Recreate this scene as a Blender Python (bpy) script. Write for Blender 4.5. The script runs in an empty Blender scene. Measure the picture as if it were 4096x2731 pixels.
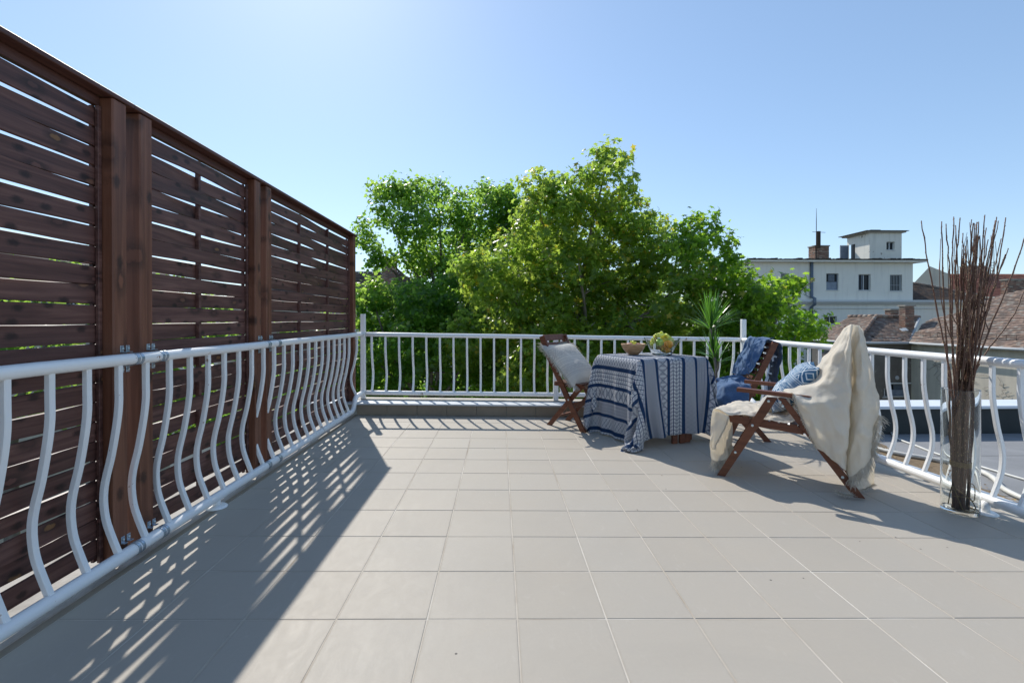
import bpy, math, random
import numpy as np
from mathutils import Vector, Matrix, noise
random.seed(11); np.random.seed(11)
sc = bpy.context.scene
COL = sc.collection
SL = -0.01509                      # drainage fall of the terrace floor, metres per metre of x
# ------------------------------------------------------------------ camera
cd = bpy.data.cameras.new("camera"); cam = bpy.data.objects.new("camera", cd); COL.objects.link(cam)
cam.location = (0, 0, 1.168)
cam.rotation_euler = (math.pi/2 - 0.0052, 0, -0.02668)
cd.sensor_width = 36; cd.lens = 16.702; cd.shift_y = -79.5/4096
cd.clip_start = 0.05; cd.clip_end = 2000
sc.camera = cam
# ------------------------------------------------------------------ world, sun, exposure
SUN_EL, SUN_AZ = math.radians(42.4), math.radians(-22.6)
w = bpy.data.worlds.new("World"); sc.world = w; w.use_nodes = True
nt = w.node_tree; bg = nt.nodes["Background"]
sky = nt.nodes.new("ShaderNodeTexSky"); sky.sky_type = 'NISHITA'; sky.sun_disc = False
sky.sun_elevation = SUN_EL; sky.sun_rotation = SUN_AZ
sky.air_density = 1.0; sky.dust_density = 0.30; sky.ozone_density = 2.6; sky.altitude = 100
tint = nt.nodes.new("ShaderNodeMix"); tint.data_type = 'RGBA'; tint.blend_type = 'MULTIPLY'; tint.inputs[0].default_value = 1
gm = nt.nodes.new("ShaderNodeGamma"); gm.inputs[1].default_value = 0.68      # tone of the photograph's sky: soft, no burnt horizon
nt.links.new(sky.outputs[0], gm.inputs[0]); nt.links.new(gm.outputs[0], tint.inputs[6]); tint.inputs[7].default_value = (1.13, 1.28, 1.42, 1)
nt.links.new(tint.outputs[2], bg.inputs[0]); bg.inputs[1].default_value = 0.13
sd = bpy.data.lights.new("sun", 'SUN'); sd.energy = 2.9; sd.angle = math.radians(0.5); sd.color = (1, .955, .88)
sun = bpy.data.objects.new("sun", sd); COL.objects.link(sun)
sun.rotation_euler = Vector((.42, -1.01, -1)).to_track_quat('-Z', 'Y').to_euler()
sc.view_settings.view_transform = 'Standard'; sc.view_settings.look = 'None'
sc.view_settings.gamma = 1; sc.view_settings.use_curve_mapping = False
sc.view_settings.exposure = 0.68
sc.cycles.max_bounces = 10; sc.cycles.transparent_max_bounces = 12; sc.cycles.transmission_bounces = 10
sc.cycles.sample_clamp_indirect = 8

# ------------------------------------------------------------------ node helpers
class Sh:
    """tiny expression builder over shader nodes"""
    def __init__(s, name):
        s.m = bpy.data.materials.new(name); s.m.use_nodes = True
        s.t = s.m.node_tree; s.t.nodes.clear()
        s.out = s.t.nodes.new("ShaderNodeOutputMaterial")
    def n(s, kind, ins=None, **props):
        nd = s.t.nodes.new(kind)
        for k, v in props.items(): setattr(nd, k, v)
        for k, v in (ins or {}).items(): s.put(nd.inputs[k], v)
        return nd
    def put(s, sock, v):
        if isinstance(v, V): v = v.k
        if isinstance(v, bpy.types.NodeSocket): s.t.links.new(v, sock)
        elif isinstance(v, tuple) and len(v) == 3 and sock.type == 'RGBA': sock.default_value = (*v, 1)
        else: sock.default_value = v
    def math(s, op, a, b=0.0, c=0.0):
        nd = s.t.nodes.new("ShaderNodeMath"); nd.operation = op
        s.put(nd.inputs[0], a); s.put(nd.inputs[1], b); s.put(nd.inputs[2], c)
        return V(s, nd.outputs[0])
    def coord(s, which='Object'): return s.n("ShaderNodeTexCoord").outputs[which]
    def xyz(s, vec):
        nd = s.n("ShaderNodeSeparateXYZ", {0: vec}); return [V(s, o) for o in nd.outputs]
    def comb(s, x, y, z):
        return s.n("ShaderNodeCombineXYZ", {0: x, 1: y, 2: z}).outputs[0]
    def mapping(s, vec, scale=(1, 1, 1), loc=(0, 0, 0)):
        return s.n("ShaderNodeMapping", {'Vector': vec, 'Scale': scale, 'Location': loc}).outputs[0]
    def noise(s, vec, scale=5, detail=3, rough=.55, dist=0):
        nd = s.n("ShaderNodeTexNoise", {'Vector': vec, 'Scale': scale, 'Detail': detail, 'Roughness': rough, 'Distortion': dist})
        return V(s, nd.outputs[0])
    def voro(s, vec, scale=5, feature='F1', rnd=1):
        nd = s.n("ShaderNodeTexVoronoi", {'Vector': vec, 'Scale': scale, 'Randomness': rnd}, feature=feature)
        return V(s, nd.outputs[0])
    def ramp(s, fac, stops, interp='LINEAR'):
        nd = s.t.nodes.new("ShaderNodeValToRGB"); nd.color_ramp.interpolation = interp
        s.put(nd.inputs[0], fac); e = nd.color_ramp.elements
        while len(e) < len(stops): e.new(.5)
        for i, (p, c) in enumerate(stops):
            e[i].position = p; e[i].color = (*c, 1) if len(c) == 3 else c
        return nd.outputs[0]
    def mix(s, fac, a, b, kind='MIX'):
        nd = s.t.nodes.new("ShaderNodeMix"); nd.data_type = 'RGBA'; nd.blend_type = kind
        s.put(nd.inputs[0], fac); s.put(nd.inputs[6], a); s.put(nd.inputs[7], b)
        return nd.outputs[2]
    def rand(s): return V(s, s.n("ShaderNodeObjectInfo").outputs['Random'])
    def island(s): return V(s, s.n("ShaderNodeNewGeometry").outputs['Random Per Island'])
    def bump(s, h, strength=.3, dist=.01, normal=None):
        ins = {'Height': h, 'Strength': strength, 'Distance': dist}
        if normal: ins['Normal'] = normal
        return s.n("ShaderNodeBump", ins).outputs[0]
    def bsdf(s, color, rough=.6, spec=.4, normal=None, **kw):
        ins = {'Base Color': color, 'Roughness': rough, 'Specular IOR Level': spec}
        if normal: ins['Normal'] = normal
        ins.update({k.replace('_', ' '): v for k, v in kw.items()})
        return s.n("ShaderNodeBsdfPrincipled", ins).outputs[0]
    def done(s, surf):
        s.t.links.new(surf, s.out.inputs[0]); return s.m
class V:
    def __init__(s, sh, k): s.sh = sh; s.k = k
    def __add__(s, o): return s.sh.math('ADD', s, o)
    __radd__ = __add__
    def __sub__(s, o): return s.sh.math('SUBTRACT', s, o)
    def __rsub__(s, o): return s.sh.math('SUBTRACT', o, s)
    def __mul__(s, o): return s.sh.math('MULTIPLY', s, o)
    __rmul__ = __mul__
    def __truediv__(s, o): return s.sh.math('DIVIDE', s, o)
    def gt(s, o): return s.sh.math('GREATER_THAN', s, o)
    def lt(s, o): return s.sh.math('LESS_THAN', s, o)
    def mod(s, o=1.0): return s.sh.math('FLOORED_MODULO', s, o)
    def abs(s): return s.sh.math('ABSOLUTE', s)
    def max(s, o): return s.sh.math('MAXIMUM', s, o)
    def min(s, o): return s.sh.math('MINIMUM', s, o)
    def floor(s): return s.sh.math('FLOOR', s)
    def pow(s, o): return s.sh.math('POWER', s, o)

# ------------------------------------------------------------------ mesh helpers
class MB:
    def __init__(s): s.v = []; s.f = []; s.sm = []
    def add(s, vs, fs, smooth=False):
        b = len(s.v); s.v += [tuple(p) for p in vs]
        s.f += [tuple(b+i for i in f) for f in fs]; s.sm += [smooth]*len(fs); return s
    def box(s, x0, x1, y0, y1, z0, z1, M=None):
        vs = [(x, y, z) for z in (z0, z1) for y in (y0, y1) for x in (x0, x1)]
        if M is not None: vs = [tuple(M @ Vector(p)) for p in vs]
        return s.add(vs, [(0, 2, 3, 1), (4, 5, 7, 6), (0, 1, 5, 4), (2, 6, 7, 3), (0, 4, 6, 2), (1, 3, 7, 5)])
    def bevbox(s, x0, x1, y0, y1, z0, z1, b, M=None):
        """box whose edges are chamfered by b"""
        x0, x1 = min(x0, x1), max(x0, x1)
        vs = []; idx = {}
        for iz, z in enumerate((z0, z1)):
            for iy, y in enumerate((y0, y1)):
                for ix, x in enumerate((x0, x1)):
                    sx, sy, sz = (1 if ix == 0 else -1), (1 if iy == 0 else -1), (1 if iz == 0 else -1)
                    for ax, p in (('x', (x, y+sy*b, z+sz*b)), ('y', (x+sx*b, y, z+sz*b)), ('z', (x+sx*b, y+sy*b, z))):
                        idx[(ix, iy, iz, ax)] = len(vs); vs.append(p)
        I = lambda *k: idx[k]
        fs = [(I(0,0,0,'x'), I(0,0,1,'x'), I(0,1,1,'x'), I(0,1,0,'x')), (I(1,0,0,'x'), I(1,1,0,'x'), I(1,1,1,'x'), I(1,0,1,'x')),
              (I(0,0,0,'y'), I(1,0,0,'y'), I(1,0,1,'y'), I(0,0,1,'y')), (I(0,1,0,'y'), I(0,1,1,'y'), I(1,1,1,'y'), I(1,1,0,'y')),
              (I(0,0,0,'z'), I(0,1,0,'z'), I(1,1,0,'z'), I(1,0,0,'z')), (I(0,0,1,'z'), I(1,0,1,'z'), I(1,1,1,'z'), I(0,1,1,'z'))]
        for a in (0, 1):
            for c in (0, 1):
                fs += [(I(0,a,c,'y'), I(1,a,c,'y'), I(1,a,c,'z'), I(0,a,c,'z')), (I(a,0,c,'x'), I(a,1,c,'x'), I(a,1,c,'z'), I(a,0,c,'z')),
                       (I(a,c,0,'x'), I(a,c,1,'x'), I(a,c,1,'y'), I(a,c,0,'y'))]
        for a in (0, 1):
            for c in (0, 1):
                for e in (0, 1): fs.append((I(a,c,e,'x'), I(a,c,e,'y'), I(a,c,e,'z')))
        if M is not None: vs = [tuple(M @ Vector(p)) for p in vs]
        s.fix = True
        return s.add(vs, fs)
    def tube(s, pts, r, n=8, caps=True, smooth=True, sq=False):
        pts = [Vector(p) for p in pts]; k = len(pts)
        rs = r if isinstance(r, (list, tuple)) else [r]*k
        t0 = (pts[1]-pts[0]).normalized()
        up = Vector((0, 0, 1)) if abs(t0.z) < .9 else Vector((0, 1, 0))
        a = t0.cross(up).normalized(); vs = []
        for i, p in enumerate(pts):
            t = (pts[min(i+1, k-1)]-pts[max(i-1, 0)])
            t = t.normalized() if t.length > 1e-9 else t0
            a = (a - t*a.dot(t)); a = a.normalized() if a.length > 1e-6 else t.orthogonal().normalized()
            b = t.cross(a)
            for j in range(n):
                an = 2*math.pi*(j+(.5 if sq else 0))/n; rr = rs[i]
                vs.append(p + a*math.cos(an)*rr + b*math.sin(an)*rr)
        fs = [(i*n+j, i*n+(j+1) % n, (i+1)*n+(j+1) % n, (i+1)*n+j) for i in range(k-1) for j in range(n)]
        if caps: fs += [tuple(range(n-1, -1, -1)), tuple((k-1)*n+j for j in range(n))]
        return s.add(vs, fs, smooth)
    def lathe(s, prof, n=32, c=(0, 0, 0), smooth=True, sup=2.0, rot=0):
        s.keep = True; prof = [(max(r, .0004), z) for r, z in prof]; vs = []
        if smooth:
            q = [prof[0]]
            for (r0, z0), (r1, z1) in zip(prof, prof[1:]):
                L = math.hypot(r1-r0, z1-z0)
                if L > .02: t = .0012/L; q += [(r0+(r1-r0)*t, z0+(z1-z0)*t), (r1+(r0-r1)*t, z1+(z0-z1)*t)]
                q.append((r1, z1))
            prof = q
        k = len(prof); vs = []; k = len(prof)
        for r, z in prof:
            for j in range(n):
                a = 2*math.pi*j/n
                cx, cy = math.cos(a), math.sin(a)
                q = 1 if sup == 2 else 1/((abs(cx)**sup+abs(cy)**sup)**(1/sup))
                a2x, a2y = cx*q*r, cy*q*r
                vs.append((c[0]+a2x*math.cos(rot)-a2y*math.sin(rot), c[1]+a2x*math.sin(rot)+a2y*math.cos(rot), c[2]+z))
        fs = [(i*n+j, i*n+(j+1) % n, (i+1)*n+(j+1) % n, (i+1)*n+j) for i in range(k-1) for j in range(n)]
        return s.add(vs, fs, smooth)
    def ell(s, c, r, n=14, m=9, M=None):
        if not isinstance(r, (tuple, list)): r = (r, r, r)
        vs = []
        for i in range(m+1):
            th = math.pi*i/m
            for j in range(n):
                ph = 2*math.pi*j/n
                p = Vector((r[0]*math.sin(th)*math.cos(ph), r[1]*math.sin(th)*math.sin(ph), -r[2]*math.cos(th)))
                if M is not None: p = M @ p
                vs.append(p + Vector(c))
        fs = [(i*n+j, i*n+(j+1) % n, (i+1)*n+(j+1) % n, (i+1)*n+j) for i in range(m) for j in range(n)]
        return s.add(vs, fs, True)
    def prism(s, poly, w0, w1, axis='y', bev=0):
        """extrude a 2-D polygon (s,h) between two depths; axis y: (s, w, h)"""
        n = len(poly); mk = (lambda p, q: (p[0], q, p[1])) if axis == 'y' else ((lambda p, q: (q, p[0], p[1])) if axis == 'x' else (lambda p, q: (p[0], p[1], q)))
        if bev:
            cx = sum(p[0] for p in poly)/n; cy = sum(p[1] for p in poly)/n
            inn = []
            for p in poly:
                d = math.hypot(p[0]-cx, p[1]-cy); f = 1-min(bev*1.6/max(d, 1e-6), .4)
                inn.append((cx+(p[0]-cx)*f, cy+(p[1]-cy)*f))
            rings = [(inn, w0), (poly, w0+bev), (poly, w1-bev), (inn, w1)]
        else: rings = [(poly, w0), (poly, w1)]
        vs = [mk(p, q) for pl, q in rings for p in pl]; k = len(rings)
        fs = [(i*n+j, i*n+(j+1) % n, (i+1)*n+(j+1) % n, (i+1)*n+j) for i in range(k-1) for j in range(n)]
        fs += [tuple(range(n-1, -1, -1)), tuple((k-1)*n+j for j in range(n))]
        return s.add(vs, fs)
    def mesh(s, name, mat=None):
        me = bpy.data.meshes.new(name); me.from_pydata(s.v, [], s.f)
        me.polygons.foreach_set("use_smooth", s.sm)
        if not getattr(s, 'keep', False):
            import bmesh
            bm = bmesh.new(); bm.from_mesh(me)
            if len(bm.faces) < 60000: bmesh.ops.recalc_face_normals(bm, faces=bm.faces)
            bm.to_mesh(me); bm.free()
        if mat: me.materials.append(mat)
        me.update(); return me
    def build(s, name, mat, parent=None, **kw): return obj(name, s.mesh(name, mat), parent, **kw)

def obj(name, me, parent=None, loc=None, rot=None, **props):
    o = bpy.data.objects.new(name, me); COL.objects.link(o)
    if parent: o.parent = parent
    if loc: o.location = loc
    if rot: o.rotation_euler = rot
    for k, v in props.items(): o[k] = v
    return o
def thing(name, label, cat, loc=(0, 0, 0), rz=0, group=None):
    o = obj(name, None, None, loc, (0, 0, rz)); o['label'] = label; o['category'] = cat
    if group: o['group'] = group
    return o
def tag(o, label, cat, group=None):
    o['label'] = label; o['category'] = cat
    if group: o['group'] = group
    return o
def struct(o): o['kind'] = 'structure'; return o
def fz(x): return SL*x
def P(x, y, h): return (x, y, h + SL*x)

# ------------------------------------------------------------------ materials
def mat_tile(name, c0, c1, wet=0.3):
    s = Sh(name); co = s.coord(); g = s.n("ShaderNodeNewGeometry").outputs['Position']
    big = s.noise(g, 1.3, 4, .6); fine = s.noise(g, 90, 3, .6); sm = s.noise(s.mapping(g, (3, 1.2, 3)), 6, 5, .65, 1.2)
    c = s.mix(s.rand(), c0, c1)
    c = s.mix(s.math('MULTIPLY', s.ramp_f(big, .35, .7), .45), c, (.45, .39, .31))
    c = s.mix(s.math('MULTIPLY', fine, .16), c, (.25, .235, .22))
    c = s.mix(s.math('MULTIPLY', s.ramp_f(sm, .60, .72), .12), c, (.62, .585, .54))
    speck = s.voro(g, 9, 'F1').lt(.045)
    c = s.mix(speck * (s.noise(g, 2.2, 1).gt(.60)), c, (.10, .09, .08))
    st = s.noise(g, .55, 5, .7, .8); c = s.mix(s.ramp_f(st, .50, .62)*.16, c, (.30, .27, .23))
    x, y, z = s.xyz(co); ed = (x.min(.35-x)).min(y.min(.35-y)) - s.noise(g, 24, 4, .7)*.016
    c = s.mix((1.0-s.ramp_f(ed, -.006, .004))*.22, c, (.22, .19, .15))
    nrm = s.bump(fine, .12, .002)
    return s.done(s.bsdf(c, s.ramp_f(sm, .3, .8)*.12+.56, wet, nrm))
def ramp_f(s, v, lo, hi):
    nd = s.n("ShaderNodeMapRange", {0: v, 1: lo, 2: hi, 3: 0.0, 4: 1.0}); nd.clamp = True
    return V(s, nd.outputs[0])
Sh.ramp_f = ramp_f
M_TILE = mat_tile("floor_tile_grey", (.398, .358, .300), (.426, .386, .326), .3)
M_RISER = None

def simple(name, col, rough=.6, spec=.4, var=.0, scale=8, col2=None, bump=0, bscale=60, metal=0, isl=0, **kw):
    s = Sh(name); g = s.n("ShaderNodeNewGeometry").outputs['Position']
    c = col
    if col2: c = s.mix(s.ramp_f(s.noise(g, scale, 5, .62), .35, .68), col, col2)
    if isl: c = s.mix(s.island()*isl, c, kw.pop('icol'))
    nrm = s.bump(s.noise(g, bscale, 4, .6), bump, .004) if bump else None
    if metal: kw['Metallic'] = metal
    return s.done(s.bsdf(c, rough, spec, nrm, **kw))
M_RISER = simple("riser_tile", (.25, .20, .145), .5, .35, scale=5, col2=(.29, .235, .175))
M_GROUT = simple("grout_pale", (.62, .58, .51), .9, .1, scale=1.6, col2=(.36, .30, .23))
M_COPE = simple("coping_painted_stone", (.50, .54, .58), .5, .4, scale=4, col2=(.62, .64, .65), bump=.15)
M_CONC = simple("concrete_ledge", (.50, .47, .42), .8, .2, scale=6, col2=(.34, .31, .27), bump=.4)
M_GALV = simple("galvanised_steel", (.52, .58, .64), .32, .6, scale=30, col2=(.35, .42, .5), metal=.85)
M_BOLT = simple("zinc_bolt", (.70, .76, .74), .4, .6, scale=30, col2=(.55, .62, .60), metal=.3)

def mat_white():
    s = Sh("white_rail_paint"); g = s.n("ShaderNodeNewGeometry").outputs['Position']
    n1 = s.noise(g, 5, 5, .65); n2 = s.noise(g, 34, 4, .7)
    chip = s.ramp_f(n1*.5+n2*.5, .622, .640)
    rust = s.noise(g, 60, 2)
    c = s.mix(s.ramp_f(n1, .3, .75)*.35, (.87, .87, .86), (.78, .77, .74))
    c = s.mix(chip, c, s.ramp(rust, [(.4, (.42, .36, .30)), (.6, (.30, .13, .06))]))
    return s.done(s.bsdf(c, .33, .5, s.bump(n2, .12, .004)))
M_WHITE = mat_white()

def mat_wood(name, dark, mid, light, axis='Y', knots=True, rough=.45, ks=1.0):
    """stained softwood; grain runs along the given object axis"""
    s = Sh(name); co = s.coord(); r = s.rand()
    x, y, z = s.xyz(co)
    L, a, b = {'Y': (y, x, z), 'Z': (z, x, y), 'X': (x, y, z)}[axis]
    off = r*37.0
    gv = s.comb(a*38.0, b*38.0+off, L*1.6+off)
    grain = s.noise(gv, 1.0, 4, .6, .6)
    broad = s.noise(s.comb(a*4+off, b*7.0, L*1.1+off), 1.0, 3)
    c = s.ramp(grain*.6+broad*.4, [(.32, dark), (.5, mid), (.72, light)])
    if knots:
        kv = s.comb(b*8.0*ks+off, L*3.6*ks+off*1.7, 0.0)
        kd = s.n("ShaderNodeTexVoronoi", {'Vector': kv, 'Scale': 1.0}, voronoi_dimensions='2D'); d = V(s, kd.outputs['Distance'])
        pick = V(s, s.n("ShaderNodeSeparateColor", {0: kd.outputs['Color']}).outputs[0])
        kn = s.noise(s.comb(a*60, b*60, L*60), 1.0, 2)
        dd = d + (kn-.5)*.10
        on = pick.gt(.40)
        halo = (1.0 - s.ramp_f(dd, .08, .26)) * on
        core = (1.0 - s.ramp_f(dd, .06, .10)) * on
        c = s.mix(halo*.75, c, tuple(v*.42 for v in dark))
        c = s.mix(core*.8, c, s.ramp(pick, [(.5, tuple(v*.9 for v in mid)), (.80, tuple(v*1.5 for v in mid)), (.97, (.26, .13, .05))]))
    if knots:
        k2 = s.n("ShaderNodeTexVoronoi", {'Vector': s.comb(b*13.0*ks+off*1.3, L*7.5*ks+off, 0.0), 'Scale': 1.0}, voronoi_dimensions='2D')
        p2 = V(s, s.n("ShaderNodeSeparateColor", {0: k2.outputs['Color']}).outputs[1]); d2 = V(s, k2.outputs['Distance'])+(s.noise(s.comb(a*90, b*90, L*90), 1.0, 2)-.5)*.16
        c = s.mix((1.0-s.ramp_f(d2, .10, .24))*p2.gt(.62)*.8, c, tuple(v*.30 for v in dark))
    nrm = s.bump(grain, .35, .003)
    return s.done(s.bsdf(c, s.ramp_f(broad, .3, .7)*.15+rough, .45, nrm))
M_SLAT = mat_wood("fence_slat_stain", (.045, .017, .014), (.115, .050, .040), (.23, .115, .088))
M_POST = mat_wood("fence_post_stain", (.095, .032, .016), (.18, .068, .036), (.27, .12, .070), axis='Z', ks=.75)
M_CAP = mat_wood("fence_cap_stain", (.050, .018, .013), (.095, .036, .025), (.15, .065, .045), knots=False)
M_CHAIR = mat_wood("acacia_stain", (.080, .024, .011), (.15, .048, .022), (.215, .080, .038), axis='X', knots=False, rough=.36)
M_ROLL = simple("inner_wood", (.09, .03, .015), .4, .4)

# ================================================================== SETTING: ground, terrace, neighbouring roof
M_GROUND = simple("street_ground", (.06, .065, .045), .95, .1, scale=.2, col2=(.09, .085, .075))
m = MB(); m.add([(-900, -900, -12), (900, -900, -12), (900, 900, -12), (-900, 900, -12)], [(0, 1, 2, 3)])
struct(m.build("ground", M_GROUND))
M_RENDER = simple("pale_render", (.52, .50, .45), .9, .1, scale=.7, col2=(.40, .38, .34), bump=.3, bscale=20)
m = MB(); m.box(-2.35, 3.42, -9, 6.12, -12, -.30); struct(m.build("building_below_terrace", M_RENDER))
# screed with grout colour, sloping
def sheet(x0, x1, y0, y1, h0, h1):
    vs = [P(x, y, h) for h in (h0, h1) for y in (y0, y1) for x in (x0, x1)]
    return vs, [(0, 2, 3, 1), (4, 5, 7, 6), (0, 1, 5, 4), (2, 6, 7, 3), (0, 4, 6, 2), (1, 3, 7, 5)]
X_T0, T_S = .0699-.35*5, .35
floor = struct(thing("terrace_floor", "", "", (0, 0, 0))); del floor['label'], floor['category']
m = MB(); m.add(*sheet(-1.725, 3.20, -4.2, 5.75, -.25, -.0016)); m.build("grout_bed", M_GROUT, floor)
def tile_mesh(wx, wy, name, g=.0022, t=.009):
    m = MB(); m.bevbox(g, wx-g, g, wy-g, -t, 0, .0022)
    m.v = [(x, y, z+SL*x) for x, y, z in m.v]
    return m.mesh(name, M_TILE)
TM, TMn = tile_mesh(.35, .35, "tile"), tile_mesh(.32, .35, "tile_narrow")
m = MB(); m.bevbox(-.040, -.002, -3.9, 5.72, -.03, .0, .002); m.v = [(x, y, z+SL*x) for x, y, z in m.v]
m.build("edge_strip", M_RISER, floor, loc=P(X_T0, 0, 0))
for j in range(-8, 12):
    for i in range(14):
        obj("tile", TMn if i == 13 else TM, floor, loc=P(X_T0+i*T_S, 1.496+.35*j, random.uniform(-.0006, .0006)))
m = MB()
for j in range(-15, -8):
    for i in range(13): m.add(*sheet(X_T0+i*T_S+.002, X_T0+(i+1)*T_S-.002, 1.498+.35*j, 1.844+.35*j, -.009, 0))
m.build("rear_tiles", M_TILE, floor, kind='stuff')
M_BIT = simple("floor_leaf_bit", (.16, .10, .05), .8, .2, isl=1.0, icol=(.33, .26, .12))
m = MB()
for k in range(40):
    x = random.uniform(-1.6, 3.0); y = random.choice((random.uniform(1.2, 5.6), 5.69-abs(random.gauss(0, .05)))); a = random.uniform(0, 6.3); l = random.uniform(.003, .009)
    M4 = Matrix.Translation(P(x, y, .003)) @ Matrix.Rotation(a, 4, 'Z') @ Matrix.Rotation(random.uniform(-.4, .4), 4, 'X')
    m.add([M4 @ Vector(p) for p in ((-l, 0, 0), (0, -l*.4, .002), (l, 0, .001), (0, l*.4, .002))], [(0, 1, 2, 3)])
m.build("leaf_litter", M_BIT, kind='stuff')
# kerb with riser tiles and a coping
kerb = struct(obj("kerb", None))
m = MB(); m.add(*sheet(-2.3, 3.45, 5.72, 6.10, -.3, .128)); m.build("kerb_core", M_CONC, kerb)
def riser_mesh():
    m = MB(); m.bevbox(.002, .354, -.010, 0, .003, .127, .002); m.v = [(x, y, z+SL*x) for x, y, z in m.v]; return m.mesh("riser", M_RISER)
RM = riser_mesh()
for k in range(-1, 13):
    obj("tile", RM, kerb, loc=P(-1.341+.356*k, 5.716, 0))
m = MB(); m.add(*sheet(-2.3, 3.40, 5.672, 5.90, .129, .146)); m.build("coping", M_COPE, kerb)
m = MB(); m.add(*sheet(-2.3, 3.40, 5.902, 6.10, .129, .152)); m.build("rear_coping", M_CONC, kerb)
# ledges outside the rails
m = MB(); m.add(*sheet(-2.35, -1.7275, -4, 5.74, -.3, -.024)); struct(m.build("side_ledge", M_CONC))
m = MB(); m.add(*sheet(3.2015, 3.42, -4, 5.715, -.25, .008)); struct(m.build("side_coping", M_COPE))

# neighbouring flat roof covered with bitumen felt
def mat_felt(name, a, b):
    s = Sh(name); g = s.n("ShaderNodeNewGeometry").outputs['Position']
    n = s.noise(g, 160, 3, .7); n2 = s.noise(g, 2.5, 5, .6)
    c = s.mix(n, a, b); c = s.mix(s.ramp_f(n2, .4, .75)*.4, c, tuple(v*.6 for v in a))
    x, y, z = s.xyz(g)
    seam = ((y*1.0+.13).mod(1.0)-.5).abs().lt(.008)
    c = s.mix(seam*.6, c, (.03, .03, .03))
    return s.done(s.bsdf(c, .85, .25, s.bump(n, .5, .004)))
M_FELT = mat_felt("roof_felt_grey", (.20, .205, .21), (.34, .34, .345))
M_FELT2 = mat_felt("upstand_felt_dark", (.035, .04, .04), (.075, .08, .08))
m = MB(); m.box(3.424, 30, -12, 5.22, -.6, -.125); struct(m.build("flat_roof", M_FELT))
par = tag(thing("roof_parapet", "x", "x"), "low parapet of the grey flat roof, white coping over dark felt upstand", "parapet")
m = MB(); m.box(3.424, 30, 5.24, 5.58, -.6, .155); m.build("upstand", M_FELT2, par)
M_COPEW = simple("white_coping_paint", (.66, .70, .74), .4, .5, scale=3, col2=(.74, .76, .78))
m = MB(); m.bevbox(3.40, 30, 5.20, 5.62, .157, .190, .004); m.build("coping", M_COPEW, par)
m = MB(); m.box(3.424, 30, -12, 5.56, -12, -.61); struct(m.build("building_below_roof", M_RENDER))
# dirt strip with dry leaves, two hoses
M_DIRT = simple("gutter_dirt", (.16, .115, .075), .95, .1, scale=25, col2=(.26, .20, .13), bump=.8, bscale=120)
m = MB()
seg = []
for i in range(24):
    y = 5.0-.14*i; wv = .20+.10*math.sin(i*1.3)+random.uniform(-.04, .04)
    seg.append((3.43, y, -.1215)); seg.append((3.43+wv+.25*(i < 9), y, -.1215))
m.add(seg, [(2*i, 2*i+1, 2*i+3, 2*i+2) for i in range(23)]); struct(m.build("dirt_strip", M_DIRT))
M_DRY = simple("dry_leaf", (.20, .12, .06), .8, .2, isl=1.0, icol=(.42, .30, .15))
m = MB()
for k in range(900):
    y = random.uniform(1.6, 5.0); x = 3.44+abs(random.gauss(0, .16)); z = -.118+random.uniform(0, .01); a = random.uniform(0, 6.3); l = random.uniform(.006, .018)
    M4 = Matrix.Translation((x, y, z)) @ Matrix.Rotation(a, 4, 'Z') @ Matrix.Rotation(random.uniform(-.5, .5), 4, 'X')
    m.add([M4 @ Vector(p) for p in ((-l, 0, 0), (0, -l*.45, .002), (l, 0, 0), (0, l*.45, .002))], [(0, 1, 2, 3)])
o = m.build("dry_leaves", M_DRY, kind='stuff')
M_HOSE = simple("white_plastic_hose", (.72, .71, .66), .45, .5, scale=15, col2=(.55, .54, .49))
def catmull(pts, n=8):
    pts = [Vector(p) for p in pts]; out = []
    q = [pts[0]*2-pts[1]]+pts+[pts[-1]*2-pts[-2]]
    for i in range(1, len(q)-2):
        for k in range(n):
            t = k/n; a, b, c, d = q[i-1], q[i], q[i+1], q[i+2]
            out.append(.5*((2*b)+(c-a)*t+(2*a-5*b+4*c-d)*t*t+(3*b-a-3*c+d)*t**3))
    out.append(pts[-1]); return out
pts = catmull([(4.463, 5.3, -.114), (4.282, 5.008, -.114), (4.221, 4.686, -.114), (4.168, 4.402, -.114), (4.185, 4.014, -.114), (4.201, 3.687, -.114), (4.25, 3.2, -.114), (4.3, 2.6, -.114)], 8)
tag(MB().tube(pts, .010, 6).build("hose", M_HOSE), "thin smooth white hose lying in a curve on the grey felt roof", "hose")
pts = catmull([(3.66, 4.95, -.10), (3.721, 4.518, -.10), (3.788, 4.357, -.10), (3.881, 4.257, -.10), (3.954, 4.161, -.10), (4.046, 4.046, -.10), (4.01, 3.83, -.10), (3.93, 3.66, -.10), (3.777, 3.456, -.10), (3.70, 3.22, -.10), (3.66, 2.8, -.10)], 26)
rs = [.021 if i % 2 else .0155 for i in range(len(pts))]
tag(MB().tube(pts, rs, 8).build("corrugated_pipe", M_HOSE), "thick ribbed white conduit pipe beside the dirt strip outside the rail", "pipe")

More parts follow.
